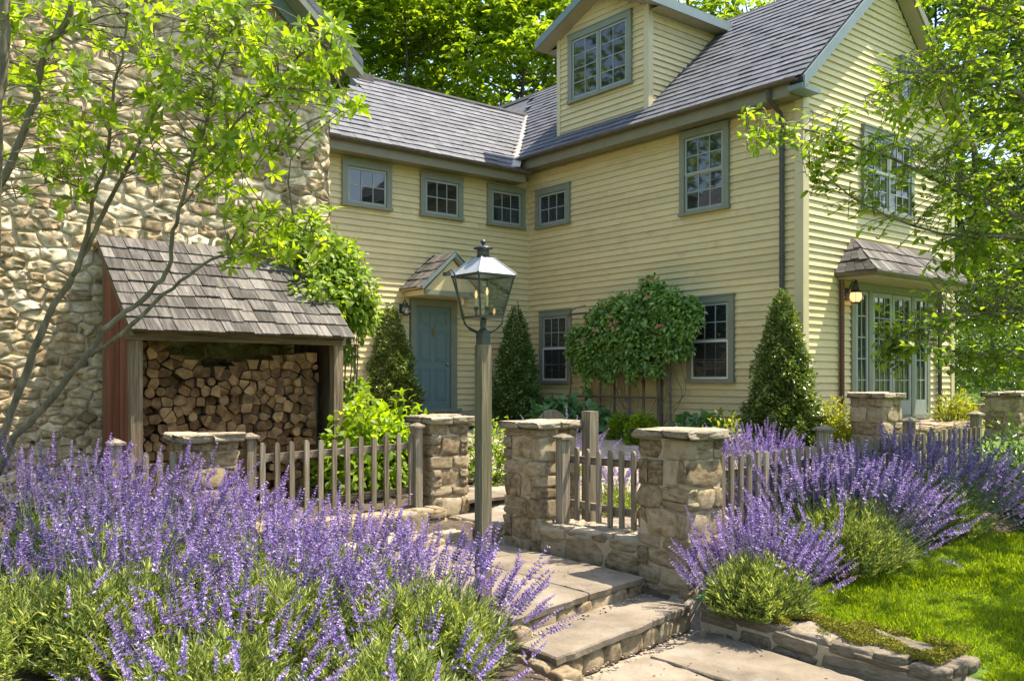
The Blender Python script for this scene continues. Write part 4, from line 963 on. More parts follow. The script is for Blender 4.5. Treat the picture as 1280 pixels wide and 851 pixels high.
# arched board behind the gate pier
X_, Y_ = at(690, 10.6); t = thing('arched_board', (X_, Y_, -.75), 'weathered board with rounded top peeping above the gate pier', 'board')
for k in range(5):
    s0, s1 = -.175 + .07 * k, -.175 + .07 * (k + 1) - .004; u = np.array([.63, -.77]) * 0 + np.array([.632, .775])
    top = lambda s: .245 - .17 + math.sqrt(max(.0, .176 ** 2 - s * s)) ; pts = [(s0, -.8)] + [(s1, -.8)] + [(s, top(s)) for s in np.linspace(s1, s0, 6)]
    MB().prism([(X_ + u[0] * s, Y_ + u[1] * s, z) for s, z in pts], (.775 * .04, -.632 * .04, 0)).build('plank', greyw, t)

# ------------------------------------------------------------------ lamp post
lx, ly = 10.096, -8.981
lamp = thing('lamp_post', (lx, ly, -1.1), 'weathered wooden lamp post with square glass lantern on top', 'lamp')
MB().box(lx - .044, lx + .044, ly - .044, ly + .044, -1.25, .854).build('post', lampw, lamp)
mb = MB(); mb.box(lx - .037, lx + .037, ly - .037, ly + .037, .8545, .955); mb.lathe((lx, ly, .955), [(.036, 0), (.028, .012), (.017, .02), (.017, .075), (.024, .082), (.02, .094)], 12)
mb.lathe((lx - .02, ly - .040, .91), [(.004, -.006), (.008, 0), (.004, .006)], 6)
mb.build('collar', iron, lamp)
zb, zt, hb, ht = 1.052, 1.344, .100, .159
lan = MB(); lan.box(lx - hb - .006, lx + hb + .006, ly - hb - .006, ly + hb + .006, zb - .008, zb + .006)
for (sx, sy) in ((-1, -1), (1, -1), (1, 1), (-1, 1)):
    lan.tube([(lx + sx * hb, ly + sy * hb, zb), (lx + sx * ht, ly + sy * ht, zt)], .0068, 6)
    lan.tube([(lx + sx * .02, ly + sy * .02, .93), (lx + sx * .07, ly + sy * .07, .965), (lx + sx * .098, ly + sy * .098, 1.01), (lx + sx * hb, ly + sy * hb, zb)], .0058, 6)
k = ht + .008
for (xa, xb_, ya, yb) in ((-k, k, -k, -k + .016), (-k, k, k - .016, k), (-k, -k + .016, -k + .016, k - .016), (k - .016, k, -k + .016, k - .016)): lan.box(lx + xa, lx + xb_, ly + ya, ly + yb, zt - .008, zt + .01)
lantern = lan.build('lantern', iron, lamp)
mb = MB(); mb.tube([(lx - .02, ly - .03, .945), (lx - .06, ly - .10, .985), (lx - .075, ly - .135, 1.05), (lx - .085, ly - .17, 1.25), (lx - .09, ly - .19, 1.36), (lx - .10, ly - .21, 1.39), (lx - .12, ly - .23, 1.37)], .0065, 6)
mb.box(lx - .15, lx - .10, ly - .25, ly - .215, 1.345, 1.37); mb.build('bracket', iron, lantern)
for k, (s0, s1) in enumerate((((-1, -1), (1, -1)), ((1, -1), (1, 1)), ((1, 1), (-1, 1)), ((-1, 1), (-1, -1)))):
    f = .985; q = [(lx + s0[0] * hb * f, ly + s0[1] * hb * f, zb + .006), (lx + s1[0] * hb * f, ly + s1[1] * hb * f, zb + .006), (lx + s1[0] * ht * f, ly + s1[1] * ht * f, zt - .01), (lx + s0[0] * ht * f, ly + s0[1] * ht * f, zt - .01)]
    nv = Vector(q[1]) - Vector(q[0]); nv = Vector((nv.y, -nv.x, 0)).normalized() * .003
    MB().add(q, [(0, 1, 2, 3)]).build('pane', glassl, lantern)
r0, r1 = ht + .012, .052
mb = MB().hexa([(lx - r0, ly - r0, zt + .010), (lx + r0, ly - r0, zt + .010), (lx + r0, ly + r0, zt + .010), (lx - r0, ly + r0, zt + .010), (lx - r1, ly - r1, 1.478), (lx + r1, ly - r1, 1.478), (lx + r1, ly + r1, 1.478), (lx - r1, ly + r1, 1.478)])
for (sx, sy) in ((-1, -1), (1, -1), (1, 1), (-1, 1)): mb.tube([(lx + sx * r0, ly + sy * r0, zt + .014), (lx + sx * r1, ly + sy * r1, 1.48)], .006, 5)
mb.build('lantern_roof', zinc, lantern)
MB().lathe((lx, ly, 1.478), [(.048, 0), (.044, .035), (.044, .06), (.07, .066), (.072, .072), (.03, .086), (.012, .09), (.009, .10), (.019, .108), (.021, .118), (.014, .13), (.003, .134)], 14).build('finial', iron, lantern, smooth=True)
for (dx, dy, hh) in ((.02, .02, 1.0), (-.045, -.03, .75)):
    MB().lathe((lx + dx, ly + dy, zb + .006), [(.014, 0), (.01, .02), (.012, .05), (.019, .06), (.019, .072)], 8).build('socket', iron, lantern)
    MB().lathe((lx + dx, ly + dy, zb + .078), [(.009, 0), (.009, .075 * hh), (.006, .08 * hh)], 8).build('candle', candle, lantern)
    MB().lathe((lx + dx, ly + dy, zb + .078 + .082 * hh), [(.005, 0), (.010, .018), (.009, .034), (.003, .055)], 8).build('bulb', flame, lantern)

# ------------------------------------------------------------------ lavender
def spike_mesh(seed):
    g = np.random.default_rng(seed); L = 1.0   # stem below origin up to 0, head above
    kind = seed % 10; head = g.uniform(.14, .25) if kind < 7 else g.uniform(.10, .15); n_w = int(head / g.uniform(.0135, .0195)); P = []; D = []; N = []; LL = []
    bend = g.normal(size=2) * .022
    for i in range(n_w):
        f = i / (n_w - 1); z = f * head; k = (7 if i < n_w - 2 else 4) if kind < 7 else 4; r = (.0115 if kind < 7 else .007) * (1 - .55 * f) * (1 if i else .7)
        if i == 0: z -= g.uniform(.01, .04)
        ph = g.uniform(0, 6)
        for j in range(k):
            a = ph + 2 * math.pi * j / k + g.normal() * .2; dd = np.array([math.cos(a), math.sin(a), g.uniform(.35, 1.2)])
            P.append((r * .4 * math.cos(a) + bend[0] * f, r * .4 * math.sin(a) + bend[1] * f, z + g.normal() * .002)); D.append(dd); N.append(np.array([-math.cos(a) * .6, -math.sin(a) * .6, 1]) + g.normal(size=3) * .3); LL.append((.0205 - .008 * f) * g.uniform(.8, 1.25))
    P, D, N, LL = map(np.array, (P, D, N, LL)); V, T = leaf_arrays(P, D, N, LL, LL * .72, .3, .1)
    sv, sf = [], []
    Ls = .42
    for i, (z, r) in enumerate(((-Ls, .0024), (-Ls * .5, .002), (0, .0017), (head, .0012))):
        cx, cy_ = (bend[0], bend[1]) if i == 3 else ((-bend[0] * 1.2, -bend[1] * 1.2) if i == 1 else (0, 0))
        sv += [(cx + r * math.cos(t_), cy_ + r * math.sin(t_), z) for t_ in (0, 2.09, 4.19)]
    for i in range(3):
        for j in range(3): a, b = i * 3 + j, i * 3 + (j + 1) % 3; sf += [(a, b, b + 3), (a, b + 3, a + 3)]
    nb = len(V); V = np.concatenate([V, sv]); T = np.concatenate([T, np.array(sf) + nb]); mi = [0] * (len(T) - len(sf)) + [1] * len(sf)
    return V, T, mi
SPK = [spike_mesh(500 + i) for i in range(10)]
SPM = [raw_mesh('flower_spike', V, T, [lav_f, lav_s], mi) for V, T, mi in SPK]
def lavender(x, y, r, hm, hf, nl, ns, nobj, label, wind=(.0, .0), zb=None, ls=1.0, bias=.75, dens=.66):
    """a mound of radius r, leaf height hm, flowers up to hf; ns spikes of which nobj are separate parts"""
    zb = gz(x, y) if zb is None else zb
    t = thing('lavender_bush', (x, y, zb), label, 'lavender', 'lavender bushes')
    # foliage: shoots radiating from the base
    nsh = nl // 22; d = rdir(nsh); d[:, 2] = np.abs(d[:, 2]) * 1.0 + .12; d = unit(d); rad = rng.uniform(.55, 1., nsh) ** .6 * (1 + .12 * np.sin(5 * np.arctan2(d[:, 1], d[:, 0]) + x * 9))
    tip = d * np.array([r, r, hm]) * rad[:, None]; sd = unit(tip + np.array([0, 0, hm * .55]))
    k = 22; f = np.linspace(0, 1, k); Ls = .17 * ls
    P = tip[:, None, :] - sd[:, None, :] * (Ls * (1 - f))[None, :, None] + rng.normal(size=(nsh, k, 3)) * .006
    az = rng.uniform(0, 6.28, (nsh, k)); side = np.stack([np.cos(az), np.sin(az), rng.uniform(-.2, .5, (nsh, k))], -1)
    D = unit(sd[:, None, :] * (.75 + .5 * f)[None, :, None] + side * (1.0 - .35 * f)[None, :, None])
    P = P.reshape(-1, 3); D = D.reshape(-1, 3); P[:, 2] = np.maximum(P[:, 2], .01)
    LL = rng.uniform(.036, .078, len(P)) * ls
    cloud('foliage', lav_l, t, P + np.array([x, y, zb]), D, rdir(len(P)) + np.array([0, 0, .6]), LL, LL * .15, fold=.2, droop=.16)
    # flower spikes
    ns = int(ns * dens); dd = rdir(ns * 3); cd = dd @ np.array([.775, -.632, 0.]); dd = dd[np.argsort(cd + rng.uniform(-1., 1., ns * 3) * bias)][:ns]; dd[:, 2] = np.abs(dd[:, 2]) * .9 + .22; dd = unit(dd + np.array([*wind, 0]))
    base = dd * np.array([r * .55, r * .55, hm * .55]); ln = unit(dd + np.array([0, 0, .55]) + np.array([*wind, 0]) * .6 + rng.normal(size=(ns, 3)) * .16)
    top = dd * np.array([r * 1.05, r * 1.05, hm * .86]) + ln * (rng.uniform(.25, 1.1, ns) * (hf - hm))[:, None]
    org = top; zrot = rng.uniform(0, 6.28, ns); scl = rng.uniform(.8, 1.25, ns)
    order = np.argsort(-(top @ np.array([.775, -.632, .5])))
    RV, RT, RM, b = [], [], [], 0
    for q, i in enumerate(order):
        kk = int(rng.integers(0, len(SPM))); zax = Vector(ln[i]); Mq = zax.to_track_quat('Z', 'Y') @ Matrix.Rotation(zrot[i], 3, 'Z').to_quaternion()
        s = float(scl[i]); pos = org[i] + np.array([x, y, zb])
        if q < nobj:
            o = obj('flower_spike', SPM[kk], t, pos); o.rotation_mode = 'QUATERNION'; o.rotation_quaternion = Mq; o.scale = (s, s, s)
        else:
            V, T, mi = SPK[kk]; R3 = np.array(Mq.to_matrix()) * s; RV.append(V @ R3.T + pos - np.array([x, y, zb])); RT.append(T + b); RM += mi; b += len(V)
    if RV: obj('flower_spike', raw_mesh('flower_spike', np.concatenate(RV), np.concatenate(RT), [lav_f, lav_s], RM), t, (x, y, zb), kind='stuff')
    return t
LV = [  # px, distance, r, leaf height, flower height, leaves, spikes, own, label, lean
    (60, 7.1, .60, .46, .98, 11000, 420, 200, 'lavender bush farthest left below the red shed side', (0, 0)),
    (170, 6.9, .60, .46, .98, 11000, 420, 200, 'lavender bush in front of the short fence and red planks', (0, 0)),
    (300, 6.9, .55, .42, .80, 11000, 380, 200, 'lavender bush in front of the firewood pier', (0, 0)),
    (430, 7.0, .52, .38, .66, 9000, 340, 200, 'lavender bush in front of the left picket fence', (0, 0)),
    (-10, 5.3, .62, .50, .82, 13000, 230, 200, 'dark green lavender bush at the left picture edge', (-.1, 0)),
    (140, 5.4, .56, .56, .90, 17000, 360, 300, 'front lavender bush with spikes leaning left', (-.1, -.1)),
    (335, 5.5, .54, .56, .86, 17000, 360, 300, 'big middle lavender bush left of the lamp post', (0, 0)),
    (255, 4.65, .50, .48, .70, 15000, 170, 170, 'nearest lavender bush at the bottom of the picture', (0, -.1)),
    (525, 5.5, .58, .57, .86, 19000, 380, 300, 'lavender bush spilling towards the stone steps', (.12, .1)),
    (480, 4.75, .50, .46, .64, 15000, 90, 90, 'leafy lavender bush with few flowers at the front', (0, 0)),
    (945, 6.95, .42, .42, .72, 17000, 190, 190, 'small lavender bush at the foot of the tallest pier', (.12, .16)),
    (1052, 8.1, .60, .58, 1.02, 17000, 430, 300, 'round lavender bush in the middle of the fence bed', (.12, .16)),
    (1160, 9.2, .62, .62, 1.04, 17000, 420, 250, 'lavender bush at the far right of the fence bed', (.1, .16)),
    (985, 8.35, .45, .40, .86, 6000, 260, 160, 'lavender bush between tallest pier and picket fence', (0, 0)),
    (770, 9.9, .40, .3, .62, 5000, 160, 120, 'lavender bush seen through the gate pickets', (0, 0)),
    (880, 11.2, .45, .3, .72, 5000, 200, 120, 'lavender bush beyond the tallest pier under the window', (0, 0)),
    (950, 11.4, .45, .3, .68, 5000, 200, 120, 'lavender bush in front of the right hand holly', (0, 0)),
    (700, 12.6, .4, .3, .70, 4000, 120, 60, 'lavender bush behind the arched board', (0, 0)),
]
for (px, z, r, hm, hf, nl, ns, no, lab, wd) in LV:
    X_, Y_ = at(px, z); lavender(X_, Y_, r, hm, hf, nl, ns, no, lab, wd, bias={945: 1.0, 1052: 1.5, 1160: 1.5, 525: .7, 335: 1.0, 255: 2.0, 140: 1.2, 480: 2.0, -10: 1.6}.get(px, .95), dens=1.35 if px > 900 else .52)

# ------------------------------------------------------------------ trees with traced stems
def smooth_line(pts, sub=4):
    P = [Vector(p) for p in pts]; out = []
    for i in range(len(P) - 1):
        p0, p1, p2, p3 = P[max(i - 1, 0)], P[i], P[i + 1], P[min(i + 2, len(P) - 1)]
        for s in range(sub):
            t = s / sub; out.append(.5 * ((2 * p1) + (-p0 + p2) * t + (2 * p0 - 5 * p1 + 4 * p2 - p3) * t * t + (-p0 + 3 * p1 - 3 * p2 + p3) * t ** 3))
    return out + [P[-1]]
def near_tree(t, stems, zones, dep, bark, leafm, Lr, ratio, whorl, label_parts=None, nobj=300, seed=1, droop=.2, twl=.5, dens=1.3):
    global rng
    r_ = np.random.default_rng(seed); random.seed(seed); nodes = []
    for (pts, rad, nm) in stems:
        w = smooth_line([at(p[0], p[2] if len(p) > 2 else dep, p[1]) for p in pts]); n = len(w)
        rr = [(rad[0] + (rad[1] - rad[0]) * i / (n - 1)) * random.uniform(.78, .96) for i in range(n)]; w = [p + Vector(r_.normal(size=3) * .006) for p in w]
        MB().tube(w, rr, 8).build(nm, bark, t, smooth=True); nodes += [np.array(p) for p in w]
    nodes = np.array(nodes); P, D, N, LL = [], [], [], []; tw = MB()
    for (x0, x1, ya, yb, cnt, z0, z1) in zones:
        for _ in range(int(cnt * dens)):
            px, py, z = r_.uniform(x0, x1), r_.uniform(ya, yb), r_.uniform(z0, z1); e = np.array(at(px, z, py))
            d = np.linalg.norm(nodes - e, axis=1) + np.maximum(0, nodes[:, 2] - e[2]) * .6; k = int(np.argmin(d + r_.uniform(0, .25, len(d)))); b = nodes[k]; v = e - b; ln = np.linalg.norm(v)
            if ln > 2.2: b = e - v / ln * 2.2; v = e - b; ln = 2.2
            mid = b + v * .5 + r_.normal(size=3) * ln * .09 + np.array([0, 0, .05 * ln]); pts = smooth_line([b, mid, e], 3)
            tw.tube(pts, [.0035 + .0035 * ln * (1 - i / 6) for i in range(len(pts))], 4, cap=False)
            dirv = unit(np.array(e - mid) + r_.normal(size=3) * .1 * ln + np.array([0, 0, .05]))
            if whorl:
                kk = int(r_.integers(5, 8)); ph = r_.uniform(0, 6); a = unit(np.cross(dirv, [0.3, .2, 1])); b2 = np.cross(dirv, a)
                for j in range(kk):
                    an = ph + 6.283 * j / kk; s = a * math.cos(an) + b2 * math.sin(an); P.append(e + r_.normal(size=3) * .008); D.append(dirv * r_.uniform(.35, .9) + s + np.array([0, 0, -.05])); N.append(dirv - s * .35 + np.array([0, 0, .35]) + r_.normal(size=3) * .25); LL.append(r_.uniform(*Lr))
            else:
                kk = int(r_.integers(7, 11)); a = unit(np.cross(dirv, [0, 0, 1.])); Lt = r_.uniform(.6, 1.1) * twl
                for j in range(kk):
                    f = j / (kk - 1); sgn = 1 if j % 2 else -1; P.append(e - dirv * Lt * (1 - f) + np.array([0, 0, -.03 * f * f])); D.append(dirv * .7 + a * sgn * (1 - .6 * f) + np.array([0, 0, -.25]) + r_.normal(size=3) * .15); N.append(np.array([0, 0, 1.]) + r_.normal(size=3) * .35); LL.append(r_.uniform(*Lr))
                tw.tube([e - dirv * Lt, e], [.004, .002], 4, cap=False)
    tw.build('twigs', bark, t, kind='stuff')
    P, D, N, LL = map(np.array, (P, D, N, LL)); idx = r_.permutation(len(P)); dist = np.linalg.norm(P - np.array(CAM), axis=1); own = idx[np.argsort(dist[idx])[:nobj]]
    mask = np.ones(len(P), bool); mask[own] = False
    cloud('crown', leafm, t, P[mask], D[mask], N[mask], LL[mask], LL[mask] * ratio, fine=True, droop=droop, fold=.16)
    for i in own:
        V, T = leaf_arrays(np.zeros((1, 3)), D[i:i + 1], N[i:i + 1], LL[i:i + 1], LL[i:i + 1] * ratio, fine=True, droop=droop, fold=.16)
        obj('leaf', raw_mesh('leaf', V, T, leafm), t, P[i])
X_, Y_ = at(-15, 7.4); lt = thing('slender_tree', (X_, Y_, -.95), 'multi stemmed slender tree with lime green leaves before the stone cottage', 'tree')
near_tree(lt, [
    ([(-28, 660, 7.4), (0, 560, 7.4), (34, 461, 7.35), (68, 382, 7.3), (92, 345, 7.3), (112, 300, 7.3), (136, 255, 7.35), (168, 190, 7.4), (204, 126, 7.45), (232, 106, 7.5), (262, 60, 7.6)], (.040, .010), 'stem'),
    ([(92, 345, 7.3), (109, 290, 7.25), (119, 245, 7.2), (136, 184, 7.15), (141, 116, 7.1), (155, 61, 7.1), (158, 10, 7.05), (160, -40, 7.)], (.024, .006), 'stem'),
    ([(-30, 650, 7.2), (10, 560, 7.1), (45, 520, 7.05), (78, 481, 7.0), (112, 440, 6.95), (136, 406, 6.9), (165, 385, 6.9), (191, 362, 6.9), (211, 335, 6.9), (218, 290, 6.85), (225, 259, 6.85), (238, 208, 6.8), (259, 153, 6.8), (269, 99, 6.75), (283, 55, 6.7), (300, 0, 6.7)], (.036, .007), 'stem'),
    ([(112, 444, 6.95), (153, 416, 6.8), (204, 369, 6.7), (245, 338, 6.65), (283, 318, 6.6), (330, 322, 6.55), (380, 345, 6.5)], (.022, .005), 'limb'),
    ([(-10, 250, 6.6), (20, 190, 6.6), (44, 125, 6.6), (51, 82, 6.55), (65, 51, 6.5), (82, 30, 6.5), (96, -20, 6.5)], (.034, .022), 'stem'),
    ([(-8, 330, 6.3), (-4, 160, 6.3), (3, 90, 6.3), (8, 20, 6.3), (6, -40, 6.3)], (.045, .035), 'stem'),
    ([(-30, 660, 6.9), (-20, 420, 6.6), (-12, 300, 6.5), (-10, 250, 6.6)], (.05, .036), 'stem'),
    ([(238, 208, 6.8), (285, 165, 6.75), (330, 120, 6.7), (365, 80, 6.65), (395, 55, 6.6), (430, 65, 6.6)], (.013, .004), 'limb'),
    ([(119, 245, 7.2), (70, 225, 7.0), (20, 250, 6.9)], (.010, .004), 'limb'),
    ([(65, 51, 6.5), (130, 20, 6.6), (200, 18, 6.7), (260, 40, 6.7)], (.013, .004), 'limb'),
    ([(225, 259, 6.85), (270, 210, 6.8), (310, 185, 6.8), (345, 190, 6.8)], (.010, .004), 'limb'),
    ([(283, 318, 6.6), (300, 285, 6.6), (340, 270, 6.6), (390, 290, 6.6)], (.010, .004), 'limb'),
], [(-20, 60, -20, 70, 34, 6.2, 7.2), (60, 185, -20, 90, 40, 6.3, 7.4), (0, 120, 70, 205, 44, 6.3, 7.4), (170, 330, 30, 130, 100, 6.3, 7.5), (320, 430, 25, 120, 60, 6.3, 7.), (395, 452, 30, 150, 26, 6.3, 6.9),
    (180, 330, 120, 240, 62, 6.4, 7.5), (0, 110, 200, 262, 20, 6.4, 7.3), (50, 200, 100, 215, 44, 6.4, 7.5), (250, 345, 180, 275, 26, 6.4, 7.2), (285, 420, 262, 335, 50, 6.3, 6.9), (240, 330, -20, 40, 36, 6.4, 7.4), (190, 300, -10, 30, 20, 6.4, 7.4), (330, 400, 90, 190, 18, 6.4, 7.)],
    7.0, barkl, leaf_lime, (.075, .12), .40, True, seed=5, dens=1.0)
X_, Y_ = at(1390, 9.6); rt = thing('beech_tree', (X_, Y_, -1.0), 'leafy tree whose branches reach in front of the gable end', 'tree')
near_tree(rt, [
    ([(1390, 640, 9.6), (1385, 500, 9.6), (1375, 300, 9.6), (1370, 100, 9.6), (1365, -150, 9.6)], (.13, .07), 'trunk'),
    ([(1375, 330, 9.6), (1280, 275, 9.4), (1200, 240, 9.2), (1130, 205, 9.0), (1060, 180, 8.9), (1000, 160, 8.8), (935, 148, 8.7)], (.032, .005), 'limb'),
    ([(1372, 200, 9.6), (1290, 130, 9.4), (1220, 95, 9.2), (1150, 95, 9.1), (1080, 120, 9.)], (.034, .006), 'limb'),
    ([(1382, 430, 9.6), (1300, 395, 9.3), (1230, 392, 9.), (1165, 405, 8.8), (1110, 430, 8.7)], (.026, .005), 'limb'),
    ([(1370, 100, 9.6), (1290, 40, 9.5), (1220, 5, 9.4), (1150, -25, 9.3)], (.035, .008), 'limb'),
    ([(1376, 330, 9.6), (1280, 300, 9.3), (1180, 292, 9.1), (1110, 270, 9.), (1050, 235, 8.9), (1012, 205, 8.9)], (.024, .005), 'limb'),
    ([(1384, 500, 9.6), (1310, 455, 9.4), (1250, 445, 9.2), (1200, 455, 9.1)], (.022, .005), 'limb'),
    ([(1368, 20, 9.6), (1280, -60, 9.6), (1200, -110, 9.6)], (.05, .02), 'limb'),
], [(1150, 1300, -60, 80, 90, 8.8, 10.2), (1090, 1300, 60, 190, 120, 8.7, 10.2), (930, 1060, 132, 190, 34, 8.6, 9.0), (1060, 1180, 175, 300, 22, 8.7, 9.4), (1175, 1300, 180, 340, 100, 8.6, 10.2), (1200, 1300, 330, 480, 90, 8.8, 10.), (1095, 1200, 375, 470, 46, 8.5, 9.1), (1140, 1240, 300, 400, 30, 8.7, 9.6), (1010, 1100, 165, 250, 22, 8.7, 9.1), (1200, 1400, -260, -60, 40, 8.8, 11.5), (1290, 1500, -60, 420, 90, 8.5, 11)],
    9.2, barkl, leaf_beech, (.075, .115), .52, False, seed=9, droop=.22, twl=.4, dens=1.15)

# background trees
def wood_tree(px, z, h, r, zlow, nl, mat, label, lsz=.26, seed=0, trunk=.16, group='trees of the wood beyond the house', at_xy=None):
    g = np.random.default_rng(seed); X, Y = at(px, z) if at_xy is None else at_xy; zb = gz(X, Y)
    t = thing('woodland_tree', (X, Y, zb), label, 'tree', group)
    tr = MB(); lean = g.normal(size=2) * .04 * h; top = np.array([lean[0], lean[1], h * .9])
    tr.tube(smooth_line([(X, Y, zb - .3), (X + lean[0] * .2, Y + lean[1] * .2, zb + h * .35), (X + lean[0], Y + lean[1], zb + h * .9)], 4), [trunk * (1 - .85 * i / 8) for i in range(9)], 8)
    ncl = 46; cl = []
    for i in range(ncl):
        f = g.uniform(0, 1); zz = zlow + (h - zlow) * f; pr = r * (math.sin(math.pi * min(1, (.12 + .88 * f)) ** .8) * .9 + .15); a = g.uniform(0, 6.283); q = g.uniform(.25, 1.) ** .5
        c = np.array([X + lean[0] * f + pr * q * math.cos(a), Y + lean[1] * f + pr * q * math.sin(a), zb + zz]); cl.append((c, g.uniform(.7, 1.35) * r * .30))
        if i % 2 == 0:
            b = np.array([X + lean[0] * f * .7, Y + lean[1] * f * .7, zb + max(zlow * .6, zz - pr * .7)]); tr.tube(smooth_line([b, (b + c) / 2 + (0, 0, -.1 * r), c], 3), [trunk * .3 * (1 - .14 * k) for k in range(7)], 5)
    tr.build('trunk', barkd, t, smooth=True)
    P, D, N = [], [], []; per = nl // ncl
    for c, s in cl:
        n = per; d = g.normal(size=(n, 3)); d /= np.linalg.norm(d, axis=1)[:, None]; rad = g.uniform(.2, 1., n) ** .6; p = c + d * rad[:, None] * np.array([s, s, s * .62])
        # twig whorls: groups of five leaves share a centre
        p = np.repeat(p[::5], 5, axis=0)[:n]; P.append(p); az = g.uniform(0, 6.283, n); D.append(np.stack([np.cos(az), np.sin(az), g.uniform(-.55, .35, n)], 1)); N.append(np.array([0, 0, 1.]) + g.normal(size=(n, 3)) * .45)
    P, D, N = map(np.concatenate, (P, D, N)); LL = g.uniform(.7, 1.25, len(P)) * lsz
    cloud('crown', mat, t, P, D, N, LL, LL * .5, fold=.12, droop=.2)
    return t
BT = [(395, 33, 17, 4.6, 3, 9000, leaf_wood, 'dark leafed wood tree just right of the cottage gable'), (455, 35, 17.5, 4.6, 4, 9000, leaf_mid, 'tall wood tree above the left end of the wing ridge'), (520, 31, 15.5, 4.2, 3, 11000, leaf_mid, 'bright green wood tree above the middle of the wing roof'),
      (585, 35, 19, 4.8, 4, 9000, leaf_mid, 'wood tree with dark trunk behind the wing roof'), (640, 31, 15, 3.8, 3, 10000, leaf_mid, 'sunny wood tree above the roof valley'), (700, 40, 22, 5.2, 4, 8000, leaf_wood, 'wood tree rising behind the dormer'), (780, 42, 22, 5, 5, 6000, leaf_wood, 'wood tree hidden behind the dormer roof'),
      (868, 34, 21, 5.2, 4, 9000, leaf_mid, 'pale wood tree right of the dormer peak'), (940, 42, 23, 5, 6, 7000, leaf_wood, 'wood tree behind the main ridge'), (1030, 44, 24, 5, 5, 5000, leaf_wood, 'wood tree behind the gable peak'),
      (1165, 36, 19, 5, 1.5, 9000, leaf_dark, 'dark wood tree at the right edge of the gable'), (1225, 30, 17, 4.6, 1.2, 10000, leaf_wood, 'wood tree beyond the back lawn'), (1290, 33, 20, 5.2, 1.2, 10000, leaf_dark, 'deep green wood tree at the right picture edge'), (1200, 44, 24, 6, 2, 8000, leaf_dark, 'farthest wood tree behind the back lawn'),
      (1360, 28, 16, 4.5, 1.5, 6000, leaf_wood, 'wood tree just beyond the right picture edge'), (340, 40, 22, 5, 4, 5000, leaf_wood, 'wood tree hidden behind the cottage roof'),
      (490, 46, 25, 6, 5, 7000, leaf_dark, 'shaded tall tree deep in the wood left'), (620, 48, 26, 6, 5, 7000, leaf_dark, 'shaded tall tree deep in the wood right')]
for i, (px, z, h, r, zl, nl, mt, lab) in enumerate(BT): wood_tree(px, z, h, r, zl, int(nl * 1.6), mt, lab, seed=40 + i, lsz=.27 if z < 35 else .33)
for k, (X_, Y_) in enumerate(((-14, -14), (-9, -22), (-16, -26), (-2, -30), (-22, -19), (6, -34))):   # the wood goes on behind the cottage, out of the picture but mirrored in the panes
    wood_tree(0, 0, 20, 5.5, 1.5, 7000, leaf_wood, 'wood tree standing out of sight behind the stone cottage', seed=70 + k, lsz=.4, group='trees of the wood behind the cottage', at_xy=(X_, Y_))
wood_tree(0, 0, 7.4, 2.3, 3.2, 3400, leaf_mid, 'lawn tree standing just out of the picture, its shade patching the grass', lsz=.15, seed=91, trunk=.11, group='trees on the lawn', at_xy=(14.4, -2.4))
wood_tree(0, 0, 6.2, 1.5, 3.0, 1500, leaf_mid, 'smaller lawn tree standing out of the picture nearer the path', lsz=.14, seed=92, trunk=.08, group='trees on the lawn', at_xy=(15.2, -4.6))
# far wood that closes the horizon all round (one mass nobody could count)
def far_wood():
    g = np.random.default_rng(77); P = []; D = []; N = []; n = 26000
    th = g.uniform(0, 6.283, n); rad = g.uniform(48, 75, n); top = 15 + 5 * np.sin(th * 9) + 3 * np.sin(th * 23 + 1); z = g.uniform(0, 1, n) ** .8
    x = 5 + rad * np.cos(th); y = -4 + rad * np.sin(th); zb = ground_z(x, y)
    front = (np.cos(th) * -.775 + np.sin(th) * .632)
    P = np.stack([x, y, zb + z * top], 1); az = g.uniform(0, 6.283, n); D = np.stack([np.cos(az), np.sin(az), g.uniform(-.5, .3, n)], 1); N = np.array([0, 0, 1.]) + g.normal(size=(n, 3)) * .5
    LL = g.uniform(.9, 1.9, n)
    o = cloud('far_wood', leaf_wood, None, P, D, N, LL, LL * .6); tag(o, 'distant wood that closes the view all round the garden', 'wood', None, 'stuff')
far_wood()

# ------------------------------------------------------------------ shrubs and plants
def cone_holly(px, z, zt, r, mat, label, n=9000, seed=0):
    g = np.random.default_rng(seed); X, Y = at(px, z); zb = gz(X, Y); h = zt - zb; t = thing('conical_holly', (X, Y, zb), label, 'holly', 'conical hollies against the house')
    MB().tube([(X, Y, zb - .1), (X, Y, zb + h * .5)], [.04, .012], 6).build('trunk', barkd, t); n *= 2
    f = 1 - np.sqrt(g.uniform(0, 1, n)); f = np.clip(f, 0, .995); th = g.uniform(0, 6.283, n); lump = 1 + .13 * np.sin(th * 4 + f * 17 + seed) + .12 * np.sin(th * 7 - f * 31 + 2) + .06 * np.sin(th * 11 + f * 53)
    pr = r * ((1 - f) ** .66) * lump * np.where(f < .16, .76 + 1.5 * f, 1.); q = g.uniform(.45, 1.06, n) ** .7
    P = np.stack([X + pr * q * np.cos(th), Y + pr * q * np.sin(th), zb + .06 + f * h + g.normal(size=n) * .02], 1)
    D = np.stack([np.cos(th), np.sin(th), g.uniform(-.1, .9, n)], 1) + g.normal(size=(n, 3)) * .55; N = np.array([0, 0, .9]) + np.stack([np.cos(th), np.sin(th), 0 * th], 1) * .6 + g.normal(size=(n, 3)) * .5
    LL = g.uniform(.04, .08, n); cloud('foliage', mat, t, P, D, N, LL, LL * .55, fold=.2); return t
cone_holly(488, 17.6, 2.02, .60, leaf_holly, 'yellow tinged conical holly left of the teal door', seed=1)
cone_holly(645, 18.6, 2.10, .56, leaf_dark, 'dark conical holly in the inner corner behind the lamp', seed=2)
cone_holly(978, 14.3, 1.98, .58, leaf_holly, 'conical holly at the outer house corner', n=11000, seed=3)

